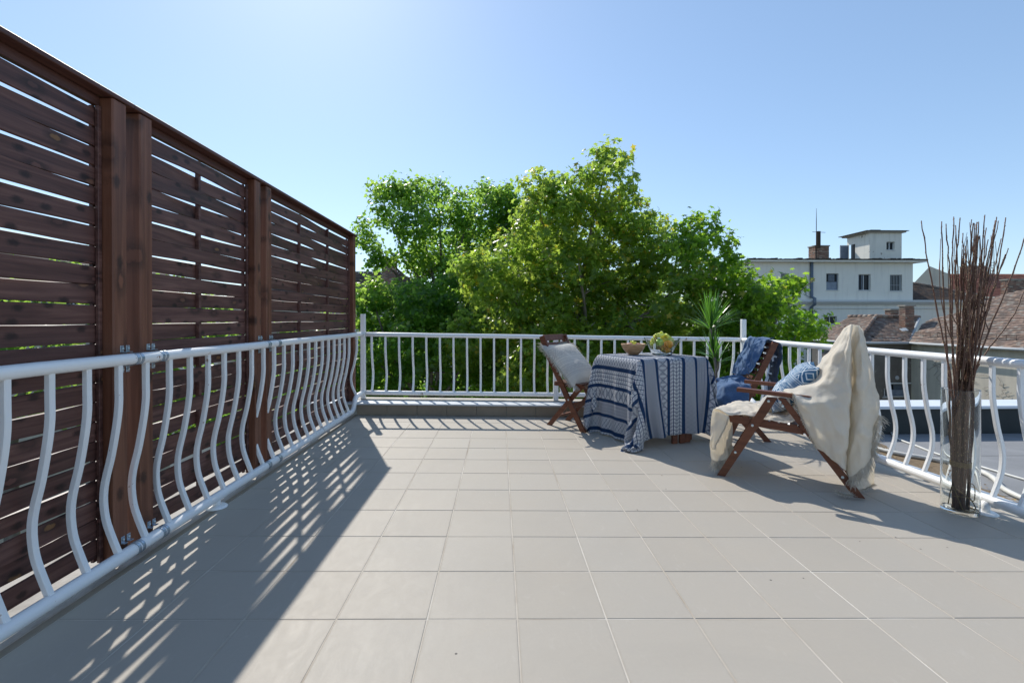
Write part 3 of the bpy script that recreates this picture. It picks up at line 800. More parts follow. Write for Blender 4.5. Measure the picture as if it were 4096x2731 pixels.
MB().ell((.085, -.03, .030), (.014, .012, .010), 8, 6).build("crown", M_STEM, bn)
sp = []
for k in range(34):
    a = random.uniform(0, 6.28); rr_ = random.uniform(0, 1)**.5
    sp.append((-.012+.078*rr_*math.cos(a), -.01+.035*rr_*math.sin(a), .030*(1-rr_)+random.uniform(-.010, .012)))
for k in range(12): sp.append((-.105+random.uniform(-.012, .02), -.02+random.uniform(-.025, .025), -.055+random.uniform(-.03, .035)))
grapes(bc+Vector((0, -.01, .190)), sp, "large bunch of green grapes heaped over the glass bowl", .0138)

# ================================================================== CHAIRS
def bolts(parent, pts, w):
    for s_, h in pts:
        m = MB(); m.tube([(s_, w, h), (s_, w-.003, h), (s_, w-.0045, h)], [.0095, .0095, .006], 12); m.build("bolt", M_BOLT, parent)
# cream-throw recliner
A3 = Vector((1.689, 3.565, fz(1.69)))
ang = math.atan2(-.54457, .83871)
rc = tag(thing("reclining_chair", "x", "x", A3, ang), "dark brown wooden armchair under the cream throw, nearest chair to the camera", "chair")
Wd = .56
for side in (0, 1):
    w0, w1 = (0, .026) if side == 0 else (Wd-.026, Wd)
    i0, i1 = (.028, .052) if side == 0 else (Wd-.052, Wd-.028)
    q = MB(); q.prism([(-.033, 0), (.026, 0), (.372, .626), (.303, .626)], w0, w1, bev=.003); fl_ = q.build("front_leg", M_CHAIR, rc)
    q = MB(); q.prism([(.374, .626), (.420, .626), (.884, 0), (.819, 0)], w0, w1, bev=.003); rl_ = q.build("rear_leg", M_CHAIR, rc)
    q = MB(); q.prism([(.045, .462), (.055, .412), (.30, .395), (.53, .375), (.53, .425), (.30, .448)], i0, i1, bev=.003); q.build("seat_rail", M_CHAIR, rc)
    q = MB(); q.prism([(.108, .682), (.104, .676), (.106, .653), (.62, .630), (.62, .656)], w0-.016, w1+.016, bev=.003); q.build("armrest", M_CHAIR, rc)
    q = MB(); q.prism([(.49, .41), (.535, .375), (.842, 1.128), (.797, 1.143)], i0+.040*(1 if side == 0 else -1), i1+.040*(1 if side == 0 else -1), bev=.003); q.build("back_post", M_CHAIR, rc)
    if side == 0:
        bolts(fl_, [(.315, .598), (.210, .410), (.096, .195)], -.0005); bolts(rl_, [(.387, .598), (.404, .570), (.758, .123)], -.0005)
for k in range(7):
    s0 = .075+.062*k; q = MB(); hh = .452-.030*(k/6)
    q.bevbox(s0, s0+.048, .030, Wd-.030, hh, hh+.018, .003); q.build("seat_slat", M_CHAIR, rc)
for k in range(6):
    t0 = .12+.15*k; M4 = Matrix.Translation((.50+.315*t0, 0, .42+.73*t0)) @ Matrix.Rotation(.40, 4, 'Y')
    q = MB(); q.bevbox(-.008, .008, .094, Wd-.094, -.032, .032, .003, M4); q.build("back_slat", M_CHAIR, rc)
q = MB(); q.bevbox(.08, .11, .027, Wd-.027, .165, .20, .003); q.build("stretcher", M_CHAIR, rc)
q = MB(); q.bevbox(.74, .77, .027, Wd-.027, .10, .145, .003); q.build("stretcher", M_CHAIR, rc)

T_ = [[(0.767,0.060,1.134),(0.779,0.040,1.151),(0.791,0.020,1.156),(0.801,0.000,1.158),(0.809,0.000,1.156),(0.821,0.030,1.156),(0.833,0.050,1.153),(0.846,0.050,1.146),(0.859,0.070,1.133),(0.870,0.120,1.113)],
[(0.711,0.100,1.013),(0.731,0.020,1.021),(0.756,-0.020,1.026),(0.778,-0.030,1.028),(0.792,-0.040,1.026),(0.810,0.050,1.019),(0.843,0.010,1.027),(0.858,0.000,1.028),(0.872,0.030,1.027),(0.890,0.100,1.021)],
[(0.601,0.240,0.840),(0.649,0.100,0.858),(0.693,-0.010,0.870),(0.745,-0.040,0.872),(0.790,-0.050,0.872),(0.813,0.070,0.855),(0.838,-0.000,0.863),(0.863,-0.030,0.867),(0.893,0.020,0.873),(0.921,0.100,0.876)],
[(0.523,0.340,0.740),(0.579,0.200,0.758),(0.653,0.000,0.768),(0.725,-0.050,0.771),(0.789,-0.060,0.769),(0.812,0.080,0.748),(0.829,0.000,0.758),(0.861,-0.050,0.767),(0.901,0.000,0.772),(0.938,0.100,0.773)],
[(0.406,0.140,0.671),(0.482,0.120,0.702),(0.590,-0.000,0.696),(0.692,-0.050,0.687),(0.787,-0.070,0.675),(0.807,0.070,0.650),(0.821,0.000,0.661),(0.861,-0.060,0.674),(0.905,-0.020,0.681),(0.950,0.080,0.680)],
[(0.469,-0.030,0.663),(0.520,-0.050,0.629),(0.597,-0.060,0.614),(0.691,-0.080,0.603),(0.785,-0.080,0.582),(0.801,0.060,0.553),(0.815,-0.010,0.566),(0.854,-0.070,0.580),(0.903,-0.050,0.591),(0.960,0.050,0.597)],
[(0.509,-0.040,0.552),(0.555,-0.060,0.527),(0.624,-0.070,0.505),(0.697,-0.090,0.485),(0.779,-0.090,0.465),(0.793,0.050,0.431),(0.805,-0.020,0.447),(0.848,-0.070,0.454),(0.886,-0.060,0.466),(0.936,0.030,0.479)],
[(0.556,-0.040,0.433),(0.597,-0.060,0.409),(0.658,-0.070,0.380),(0.711,-0.090,0.352),(0.767,-0.080,0.326),(0.782,0.040,0.293),(0.794,-0.020,0.309),(0.836,-0.060,0.325),(0.874,-0.060,0.346),(0.923,0.020,0.384)],
[(0.615,-0.030,0.303),(0.653,-0.050,0.285),(0.693,-0.060,0.253),(0.732,-0.070,0.223),(0.769,-0.060,0.187),(0.783,0.030,0.165),(0.790,-0.020,0.140),(0.818,-0.050,0.161),(0.863,-0.050,0.217),(0.919,0.010,0.282)]]
B_ = [[(0.823,0.05,1.154),(0.851,0.15,1.146),(0.884,0.3,1.115)],[(0.852,0.08,0.89),(0.896,0.2,0.884),(0.944,0.35,0.867)],[(0.853,0.08,0.564),(0.91,0.2,0.551),(0.973,0.35,0.534)],[(0.849,0.1,0.314),(0.904,0.2,0.3),(0.961,0.33,0.28)],[(0.851,0.12,0.143),(0.898,0.2,0.116),(0.966,0.33,0.11)],[(0.841,0.14,0.012),(0.899,0.22,0.010),(0.97,0.35,0.010)]]
S_ = [[(-0.066,-0.01,0.114),(-0.036,0.08,0.084),(0.011,0.2,0.086),(-0.001,0.35,0.116),(0.01,0.5,0.139)],[(-0.076,-0.01,0.213),(-0.049,0.08,0.179),(-0.004,0.2,0.168),(-0.006,0.35,0.214),(0.016,0.5,0.211)],[(-0.069,-0.02,0.336),(-0.049,0.08,0.31),(-0.013,0.2,0.291),(-0.01,0.35,0.302),(0.01,0.5,0.307)],[(-0.058,-0.02,0.438),(-0.045,0.08,0.413),(-0.018,0.2,0.396),(-0.006,0.35,0.421),(0.01,0.5,0.429)],[(-0.044,-0.02,0.508),(-0.028,0.08,0.513),(-0.005,0.2,0.504),(0.021,0.35,0.504),(0.045,0.5,0.499)],[(0.047,-0.01,0.475),(0.057,0.08,0.504),(0.077,0.2,0.514),(0.096,0.35,0.515),(0.126,0.5,0.507)],[(0.124,0.03,0.475),(0.148,0.08,0.494),(0.17,0.2,0.506),(0.183,0.35,0.505),(0.198,0.5,0.498)],[(0.235,0.03,0.468),(0.245,0.08,0.493),(0.253,0.2,0.496),(0.26,0.35,0.494),(0.268,0.5,0.487)],[(0.335,0.03,0.456),(0.331,0.08,0.486),(0.326,0.2,0.493),(0.326,0.35,0.488),(0.328,0.5,0.484)],[(0.44,0.03,0.452),(0.431,0.08,0.48),(0.42,0.2,0.503),(0.416,0.35,0.507),(0.412,0.5,0.503)],[(0.505,0.03,0.491),(0.483,0.08,0.556),(0.474,0.2,0.59),(0.464,0.35,0.614),(0.453,0.5,0.642)]]
FL_ = [[(-0.057,-0.03,0.499),(-0.012,-0.035,0.491),(0.021,-0.035,0.481),(0.052,-0.03,0.464)],[(-0.07,-0.03,0.401),(-0.041,-0.04,0.398),(-0.007,-0.04,0.402),(0.033,-0.03,0.397)],[(-0.073,-0.03,0.301),(-0.053,-0.04,0.305),(-0.028,-0.04,0.318),(-0.002,-0.03,0.32)],[(-0.069,-0.02,0.208),(-0.063,-0.03,0.202),(-0.054,-0.03,0.203),(-0.046,-0.02,0.207)]]
th = tag(thing("throw_blanket", "x", "x", A3, ang), "large cream cotton throw with frayed fringe draped over the armchair back", "throw")
_, ed = cloth("drape", [T_, B_], M_CREAM, th, amp=.017, freq=8, seed=1, nu=6, nv=9)
out, R, Cn = ed[0]
hemL = [out[i*Cn] for i in range(int(R*.62), R)]; hemB = [out[(R-1)*Cn+j] for j in range(Cn)]; hemR = [out[i*Cn+Cn-1] for i in range(int(R*.66), R)]
fringe("fringe", hemL, M_FRINGE, th, .018, .0022, Vector((-.6, -.2, -.8)), .6)
fringe("fringe", hemB[int(Cn*.55):], M_FRINGE, th, .075, .0016, Vector((.25, -.2, -1)), 1)
fringe("fringe", hemR, M_FRINGE, th, .062, .0016, Vector((1, -.2, -.35)), 1.2)
out, R, Cn = ed[1]
fringe("fringe", [out[(R-1)*Cn+j] for j in range(Cn)], M_FRINGE, th, .03, .002, Vector((.3, -1, .1)), .1)
fringe("fringe", [(.74, .0, .012), (.80, -.03, .012), (.83, .02, .012)], M_FRINGE, th, .05, .0012, Vector((-.5, -.6, .3)), .1)
sc_ = tag(thing("seat_throw", "x", "x", A3, ang), "cream throw spread over the armchair seat and hanging down its front", "throw")
_, ed = cloth("cover", [S_, FL_], M_CREAM, sc_, amp=.015, freq=11, seed=4, nu=7, nv=6)
out, R, Cn = ed[0]
fringe("fringe", [out[j]+Vector((0, 0, 0)) for j in range(Cn)], M_FRINGE, sc_, .075, .0016, Vector((0, -.05, -1)), 1)
out, R, Cn = ed[1]
fringe("fringe", [out[i*Cn+Cn-1] for i in range(R)], M_FRINGE, sc_, .014, .002, Vector((.5, -.4, -.6)), .5)

def pillow(name, corners, thick, mat, label, cat="cushion", N=26, fr=None, seedv=0):
    """soft cushion between four corner points (a,b,c,d) with uv print"""
    a, b, c, d = [Vector(p) for p in corners]
    nrm = ((b-a).cross(d-a)).normalized(); cen = (a+b+c+d)/4
    t = thing(name, "x", "x", cen); tag(t, label, cat)
    vs, uv = [], []
    for side in (1, -1):
        for i in range(N+1):
            for j in range(N+1):
                u, v = i/N, j/N; U, V_ = 2*u-1, 2*v-1
                pin = 1-.06*(1-abs(U)**2)*abs(V_)**2-.0
                uu_ = .5+(u-.5)*(1-.07*(1-V_*V_)*abs(U)); vv_ = .5+(v-.5)*(1-.07*(1-U*U)*abs(V_))
                p = a*(1-uu_)*(1-vv_)+b*uu_*(1-vv_)+c*uu_*vv_+d*(1-uu_)*vv_
                h = thick*.5*((1-U**4)*(1-V_**4))**.62
                h += .10*thick*noise.noise(Vector((U*1.6+seedv, V_*1.6, side)))*(1-U*U)*(1-V_*V_)
                h += .035*thick*noise.noise(Vector((U*5+seedv, V_*5, side)))*(1-U**4)*(1-V_**4)
                vs.append(p+nrm*h*side-cen); uv.append((u, v))
    K = (N+1)**2; fs = []
    for s_ in (0, 1):
        for i in range(N):
            for j in range(N):
                q = [s_*K+i*(N+1)+j, s_*K+(i+1)*(N+1)+j, s_*K+(i+1)*(N+1)+j+1, s_*K+i*(N+1)+j+1]
                fs.append(tuple(q if s_ == 0 else q[::-1]))
    me = bpy.data.meshes.new("cover"); me.from_pydata([tuple(v) for v in vs], [], fs); me.polygons.foreach_set("use_smooth", [True]*len(fs)); me.materials.append(mat)
    ul = me.uv_layers.new(name="UVMap"); idx = np.zeros(len(me.loops), int); me.loops.foreach_get("vertex_index", idx)
    ul.data.foreach_set("uv", np.array(uv)[idx].astype(np.float32).ravel())
    obj("cover", me, t)
    if fr:
        for (p, q, dr) in ((a, b, a-d), (b, c, b-a), (c, d, d-a), (d, a, a-b)):
            n_ = [p.lerp(q, k/8)-cen for k in range(9)]
            dd = dr.normalized()
            n_ = [x-dd*.018*math.sin(math.pi*k/8) for k, x in enumerate(n_)]
            fringe("fringe", n_, M_FRINGE, t, fr, .0028, dd, .5, .0016, .22)
    return t
def mat_boho():
    s = Sh("woven_cushion_cotton"); uv = s.coord('UV'); u, v, _ = s.xyz(uv)
    co = s.coord()
    def dia(a, b, n, vv, lw):
        p = (u-a)/(b-a)*n; r = v/vv; d1 = ((p+r).mod()-.5).abs(); d2 = ((p-r).mod()-.5).abs()
        return (d1.max(d2).gt(.5-lw)).max(((d1.max(d2)-.25).abs().lt(lw*.8)))
    def inb(a, b): return u.gt(a)*u.lt(b)
    ink = inb(.20, .38)*dia(.20, .38, 1.0, .16, .09)+inb(.62, .74)*dia(.62, .74, 1.0, .12, .07)*1.4
    ln = sum_([inb(a, a+.008) for a in (.17, .185, .395, .41, .46, .50, .53, .585, .60, .76, .775, .80)])
    c = s.mix((ink+ln).min(1.0)*.75, (.88, .85, .78), (.56, .54, .52))
    wv = s.noise(uv, 260, 2)
    c = s.mix(wv*.2, c, (.5, .45, .38))
    kn = (((u*90).mod()-.5).abs()*((v*90).mod()-.5).abs())
    nrm = s.bump(kn, .5, .004); nrm = s.bump(ink.min(1.0), .2, .003, nrm)
    t = s.n('ShaderNodeBsdfTranslucent', {'Color': c}).outputs[0]
    return s.done(s.n('ShaderNodeMixShader', {0: .48, 1: s.bsdf(c, .9, .1, nrm, Sheen_Weight=.2), 2: t}).outputs[0])
def sum_(l):
    r = l[0]
    for x in l[1:]: r = r+x
    return r
M_BOHO = mat_boho()
def mat_bluecush():
    s = Sh("blue_print_cushion"); uv = s.coord('UV'); u, v, _ = s.xyz(uv)
    def inb(a, b): return v.gt(a)*v.lt(b)
    def dia(a, b, n, vv, lw, rings=False):
        p = (v-a)/(b-a)*n; r = u/vv; d1 = ((p+r).mod()-.5).abs(); d2 = ((p-r).mod()-.5).abs(); k = d1.max(d2).gt(.5-lw)
        return k.max(((d1.max(d2)-.22).abs()).lt(.04)) if rings else k
    st = s.noise(s.mapping(uv, (6, 130, 1)), 1.0, 1).gt(.52)
    wh = inb(.0, .16)*st+inb(.18, .34)*dia(.18, .34, 1.0, .11, .13)+inb(.36, .6)*st*.8+inb(.66, .95)*dia(.66, .95, 1.0, .17, .05, True)
    wh = wh+sum_([inb(a, a+.012) for a in (.165, .345, .61, .64, .96)])
    c = s.mix(wh.min(1.0), s.mix(s.noise(uv, 25, 2), (.035, .10, .20), (.08, .19, .32)), (.62, .67, .70))
    return s.done(s.bsdf(c, .85, .15, s.bump(s.noise(uv, 300, 2), .2, .003)))
M_BCUSH = mat_bluecush()
R33 = Matrix.Rotation(ang, 4, 'Z')
L2W = lambda p: A3 + R33 @ Vector(p)
pillow("cushion", [L2W((.33, .09, .50)), L2W((.32, .47, .53)), L2W((.60, .50, .86)), L2W((.63, .10, .85))], .17, M_BCUSH,
       "blue and white patterned cushion leaning behind the cream throw in the armchair", seedv=3)
pillow("cushion", [L2W((.24, .12, .50)), L2W((.24, .40, .50)), L2W((.42, .42, .66)), L2W((.42, .10, .66))], .09, M_BOHO,
       "small pale speckled cushion lying under the armrest on the armchair seat", fr=.02, seedv=9)

# blue-throw chair
NB = Vector((2.70, 4.55, fz(2.7))); nb = Vector((.17, .985)).normalized(); angb = math.atan2(-nb.x, nb.y)
ch = tag(thing("folding_chair", "x", "x", NB, angb), "dark brown slatted folding chair with the blue throw, by the back right corner", "chair")
for side in (0, 1):
    w0, w1 = (0, .03) if side == 0 else (.57, .60); j0, j1 = (.034, .060) if side == 0 else (.540, .566)
    q = MB(); q.prism([(-.036, .99), (.018, .975), (-.141, .617), (-.20, .50), (-.43, 0), (-.49, 0), (-.255, .52), (-.205, .612)], w0, w1, bev=.003); q.build("back_post", M_CHAIR, ch)
    q = MB(); q.prism([(-.095, 0), (-.03, 0), (-.40, .440), (-.465, .440)], j0, j1, bev=.003); q.build("rear_leg", M_CHAIR, ch)
    q = MB(); q.prism([(-.45, .43), (-.17, .44), (-.17, .475), (-.45, .47)], j0+.03*(1 if side == 0 else -1), j1+.03*(1 if side == 0 else -1), bev=.003); q.build("seat_rail", M_CHAIR, ch)
for k in range(7):
    t0 = k/6; s0 = -.022-.165*t0; h0 = .955-.325*t0; M4 = Matrix.Translation((s0-.022, 0, h0)) @ Matrix.Rotation(.47, 4, 'Y')
    q = MB(); q.bevbox(-.008, .008, .0305, .5695, -.021, .021, .002, M4); q.build("back_slat", M_CHAIR, ch)
for k in range(5):
    s0 = -.445+.056*k; q = MB(); q.bevbox(s0, s0+.042, .066, .534, .478, .494, .003); q.build("seat_slat", M_CHAIR, ch)
q = MB(); q.bevbox(-.40, -.37, .061, .539, .33, .37, .003); q.build("stretcher", M_CHAIR, ch)
bt = [[(-0.028,0.52,0.989),(-0.022,0.42,0.994),(-0.021,0.28,0.995),(-0.02,0.16,0.996),(-0.024,0.04,0.992)],[(-0.08,0.52,0.885),(-0.062,0.42,0.891),(-0.072,0.3,0.916),(-0.067,0.18,0.929),(-0.05,0.04,0.929)],[(-0.127,0.52,0.778),(-0.107,0.44,0.797),(-0.114,0.3,0.808),(-0.105,0.18,0.823),(-0.084,0.04,0.843)],[(-0.174,0.52,0.683),(-0.159,0.42,0.693),(-0.137,0.28,0.725),(-0.127,0.18,0.747),(-0.127,0.04,0.746)],[(-0.197,0.52,0.607),(-0.188,0.42,0.607),(-0.154,0.26,0.62),(-0.155,0.16,0.643),(-0.164,0.04,0.676)]]
bt = [[(x-.058-.010*math.sin(j*2.2+i), y, z+.012) for j, (x, y, z) in enumerate(r)] for i, r in enumerate(bt)]
bs = [[(a_, b_, c_+(.018 if i < 5 else 0)) for a_, b_, c_ in r_] for i, r_ in enumerate([[(-0.245,0.5,0.589),(-0.217,0.4,0.611),(-0.186,0.3,0.597),(-0.18,0.2,0.597),(-0.182,0.08,0.572)],[(-0.351,0.5,0.567),(-0.292,0.4,0.569),(-0.26,0.28,0.595),(-0.23,0.2,0.568),(-0.195,0.05,0.564)],[(-0.41,0.5,0.54),(-0.385,0.38,0.538),(-0.337,0.25,0.566),(-0.31,0.12,0.529),(-0.208,0.02,0.542)],[(-0.418,0.48,0.496),(-0.407,0.36,0.525),(-0.374,0.22,0.541),(-0.344,0.08,0.556),(-0.23,0.0,0.524)],[(-0.462,0.45,0.499),(-0.46,0.33,0.504),(-0.451,0.2,0.516),(-0.439,0.06,0.519),(-0.258,-0.02,0.487)],[(-0.536,0.42,0.43),(-0.537,0.3,0.438),(-0.531,0.18,0.435),(-0.50,0.03,0.422),(-0.263,-0.03,0.43)],[(-0.524,0.4,0.291),(-0.541,0.3,0.29),(-0.535,0.18,0.303),(-0.49,0.01,0.307),(-0.273,-0.03,0.341)]])]
bb = [[(0.0,0.5,1.00),(0.0,0.3,1.0),(0.0,0.07,.998)],[(0.04,0.5,0.989),(0.045,0.3,0.985),(0.05,0.06,0.972)],[(0.088,0.5,0.891),(0.083,0.3,0.896),(0.064,0.06,0.90)],[(0.104,0.5,0.817),(0.098,0.3,0.819),(0.07,0.06,0.829)],[(0.101,0.5,0.724),(0.076,0.3,0.742),(0.05,0.06,0.76)],[(0.088,0.5,0.631),(0.054,0.3,0.646),(0.026,0.06,0.653)],[(0.077,0.5,0.526),(0.049,0.3,0.545),(0.023,0.06,0.573)],[(0.06,0.5,0.40),(0.04,0.3,0.38),(0.01,0.06,0.37)]]
tbk = tag(thing("throw_blanket", "x", "x", NB, angb), "denim blue throw draped over the slatted chair and bunched on its seat", "throw")
_, ed = cloth("drape", [[[(-.015, .52, 1.008), (-.01, .42, 1.012), (.002, .28, 1.008), (.003, .16, 1.008), (.0, .07, 1.004)]]+bt, bs, bb], M_BLUE, tbk, amp=.022, freq=9, seed=7, nu=8, nv=8)
out, R, Cn = ed[1]
fringe("fringe", [out[(R-1)*Cn+j] for j in range(Cn)], M_NAVYF, tbk, .06, .007, Vector((0, 0, -1)), 1)
out, R, Cn = ed[2]
fringe("fringe", [out[(R-1)*Cn+j] for j in range(Cn)], M_NAVYF, tbk, .06, .007, Vector((0, 0, -1)), 1)

# left folding chair
AL = Vector((.53, 5.242, fz(.55))); angl = math.atan2(-.702, .712)
fc = tag(thing("folding_chair", "x", "x", AL, angl), "small dark brown folding chair left of the table holding the fringed cushion", "chair")
WL = .42
for side in (0, 1):
    w0, w1 = (0, .024) if side == 0 else (WL-.024, WL); j0, j1 = (.027, .049) if side == 0 else (WL-.049, WL-.027)
    q = MB(); q.prism([(-.118, .975), (-.046, 1.000), (.054, .762), (.115, .650), (.212, .491), (.325, .300), (.505, 0), (.44, 0), (.258, .29), (.146, .484), (.045, .655), (-.017, .757)], w0, w1, bev=.003); pst = q.build("back_post", M_CHAIR, fc)
    q = MB(); q.prism([(-.035, 0), (.032, 0), (.475, .478), (.405, .478)], j0, j1, bev=.003); q.build("rear_leg", M_CHAIR, fc)
    q = MB(); q.prism([(.075, .478), (.075, .448), (.47, .448), (.47, .478)], w1+.0005 if side == 0 else w0-.0225, w1+.0225 if side == 0 else w0-.0005, bev=.002)
    q.build("seat_rail", M_CHAIR, fc)
    if side == 0: bolts(pst, [(.288, .317)], -.0005)
for s0, h0, hh in ((-.070, .968, .034), (-.038, .892, .022)):
    M4 = Matrix.Translation((s0, 0, h0)) @ Matrix.Rotation(-.38, 4, 'Y')
    q = MB(); q.bevbox(-.009, .009, .025, WL-.025, -hh, hh, .003, M4); q.build("back_slat", M_CHAIR, fc)
for k in range(6):
    s0 = .075+.066*k; q = MB(); q.bevbox(s0, s0+.05, .0, WL, .4795, .496, .003) if k > 2 else q.bevbox(s0, s0+.05, .028, WL-.028, .4795, .496, .003); q.build("seat_slat", M_CHAIR, fc)
q = MB(); q.bevbox(.085, .125, .050, WL-.050, .105, .125, .003); q.build("stretcher", M_CHAIR, fc)
q = MB(); q.bevbox(.330, .350, .025, WL-.025, .235, .290, .003); q.build("stretcher", M_CHAIR, fc)
RL = Matrix.Rotation(angl, 4, 'Z'); LL = lambda p: AL + RL @ Vector(p)
pillow("cushion", [LL((-.065, -.03, .885)), LL((.38, -.04, .465)), LL((.42, .42, .495)), LL((.00, .44, .895))], .17, M_BOHO,
       "cream woven cushion with long fringe and grey diamond pattern on the left chair", fr=.060, seedv=5)

# ================================================================== DRACAENA
def mat_leaf(name, a, b, tcol, rough=.4, tr=.4, spec=.5, tip=None):
    s = Sh(name); r = s.island(); c = s.mix(r, a, b)
    d = s.bsdf(c, rough, spec)
    t = s.n("ShaderNodeBsdfTranslucent", {'Color': s.mix(r, tcol, tuple(v*1.0 for v in (tip or tcol)))}).outputs[0]
    return s.done(s.n("ShaderNodeMixShader", {0: tr, 1: d, 2: t}).outputs[0])
M_DRAC = mat_leaf("dracaena_leaf", (.035, .10, .018), (.06, .16, .03), (.16, .42, .03), .22, .42, .8, (.22, .50, .04))
M_TRUNK = simple("ringed_stem", (.30, .26, .21), .8, .2, scale=80, col2=(.16, .12, .09), bump=.6)
M_POTM = simple("pot_glaze", (.55, .55, .54), .4, .5)
dr = tag(thing("dracaena_plant", "x", "x", (2.38, 5.2, fz(2.38))), "potted dracaena with two spiky green leaf heads behind the table", "plant")
m = MB(); m.lathe([(0, 0), (.10, 0), (.13, .22), (.135, .26), (.125, .26), (.12, .225), (0, .225)], 28); m.build("pot", M_POTM, dr)
def ringed(pts, r):
    pts = catmull(pts, 14); return MB().tube(pts, [r*(1.12 if i % 3 == 0 else 1) for i in range(len(pts))], 8)
ringed([(0, 0, .22), (.02, 0, .45), (.022, 0, .62), (.0, 0, .80)], .014).build("stem", M_TRUNK, dr)
ringed([(.022, 0, .60), (.045, 0, .66), (.05, 0, .74)], .009).build("stem", M_TRUNK, dr)
ringed([(0, 0, .78), (-.035, 0, .92), (-.048, 0, 1.11)], .011).build("stem", M_TRUNK, dr)
ringed([(0, 0, .80), (-.02, .01, .94), (-.030, .01, 1.10)], .010).build("stem", M_TRUNK, dr)
ringed([(.03, .02, .80), (.02, .02, .95), (.015, .02, 1.13)], .010).build("stem", M_TRUNK, dr)
def blade(base, az, el, L, wd, droop):
    pts = []; d = Vector((math.cos(az)*math.cos(el), math.sin(az)*math.cos(el), math.sin(el)))
    p = Vector(base); k = 7; vs = []; side = Vector((-math.sin(az), math.cos(az), 0))
    nrm = side.cross(d)
    for i in range(k+1):
        t = i/k; wv = wd*(.55+.9*t if t < .35 else 1.0*(1-((t-.35)/.65)**1.8))*.5+.0004
        vs += [p-side*wv+nrm*wv*.35, p, p+side*wv+nrm*wv*.35]
        d = (d+Vector((0, 0, -droop/k))).normalized(); p = p+d*(L/k); nrm = side.cross(d)
    fs = []
    for i in range(k):
        a = i*3; fs += [(a, a+1, a+4, a+3), (a+1, a+2, a+5, a+4)]
    m = MB(); m.add(vs, fs, True); return m
for base, n, L0 in (((-.042, 0, 1.10), 46, .42), ((.012, .02, 1.12), 26, .38), ((.0, 0, .78), 34, .33), ((.05, 0, .74), 16, .27)):
    for i in range(n):
        az = random.uniform(0, 6.283); q_ = (i+.5)/n; el = math.radians(88-58*q_**1.2+random.uniform(-5, 5))
        L = L0*random.uniform(.75, 1.08)
        b = (base[0], base[1], base[2]+.03*(1-q_)-.02*q_)
        blade(b, az, el, L, .017, .15+.35*q_).build("leaf", M_DRAC, dr)
blade((.06, 0, .74), -.1, .35, .38, .013, 1.0).build("leaf", M_DRAC, dr)

# ================================================================== GLASS VASE WITH BRANCHES
VC = Vector((2.900, 2.910, fz(2.900)+.0005))
R_ = .094
tag(MB().lathe([(0, 0), (R_-.004, 0), (R_, .004), (R_, .770), (R_-.002, .7725), (R_-.0045, .770), (R_-.0045, .028), (R_-.011, .022), (0, .022)], 64).build("glass_vase", M_GLASS, loc=VC),
    "tall clear glass cylinder vase standing on the floor by the right railing", "vase")
def mat_twig():
    s = Sh("willow_bark"); co = s.coord(); x, y, z = s.xyz(co); r = s.rand()
    n = s.noise(co, 60, 4); sp = s.voro(s.comb(x*30, y*30, z*30), 1.3).lt(.16)
    c = s.mix(n, (.080, .036, .024), (.20, .10, .066)); c = s.mix(r*.5, c, (.10, .06, .035)); c = s.mix(sp*.6, c, (.42, .30, .18))
    return s.done(s.bsdf(c, .55, .35, s.bump(n, .4, .003)))
M_TWIG = mat_twig(); M_BUD = simple("branch_bud", (.50, .36, .20), .6, .3)
br = tag(thing("branch_bundle", "x", "x", VC), "bundle of tall bare brown branches tied with twine, standing in the glass vase", "branches")
def branch(b0, mid, top, r0=.0085, forks=0):
    pts = [Vector(b0)]; b0, mid, top = Vector(b0), Vector(mid), Vector(top)
    ctl = [b0, b0.lerp(mid, .5)+Vector((random.gauss(0, .004), random.gauss(0, .004), 0)), mid, mid.lerp(top, .35)+Vector((random.gauss(0, .007), random.gauss(0, .007), 0)), mid.lerp(top, .7)+Vector((random.gauss(0, .008), random.gauss(0, .008), 0)), top]
    pts = catmull(ctl, 6)
    pts = [p+Vector((random.gauss(0, .0016), random.gauss(0, .0016), 0)) for p in pts]
    n = len(pts); rs = [r0*(1-.62*i/n)*(1.22 if i % 4 == 0 else 1) for i in range(n)]
    m = MB(); m.tube(pts, rs, 6); o = m.build("branch", M_TWIG, br)
    m = MB()
    for i in range(4, n-1):
        for _ in range(2):
            a = random.uniform(0, 6.28); p = pts[i].lerp(pts[i+1], random.random()); m.ell(p+Vector((math.cos(a), math.sin(a), 0))*rs[i]*1.05, (.0022, .0022, .0034), 5, 3)
    m.build("buds", M_BUD, o, kind="stuff")
    for k in range(forks):
        i = random.randint(int(n*.55), n-5); L = (top.z-pts[i].z)*random.uniform(.5, .95)
        a = random.uniform(0, 6.28); d = Vector((math.cos(a)*.16, math.sin(a)*.08, 1)).normalized()
        q = [pts[i], pts[i]+d*L*.15+Vector((math.cos(a)*.02, 0, 0)), pts[i]+d*L*.5+Vector((math.cos(a)*.03, 0, 0)), pts[i]+Vector((d.x*L*.8, d.y*L*.8, L))]
        MB().tube(catmull(q, 4), [rs[i]*.75*(1-.5*t/12) for t in range(13)], 5).build("twig", M_TWIG, o)
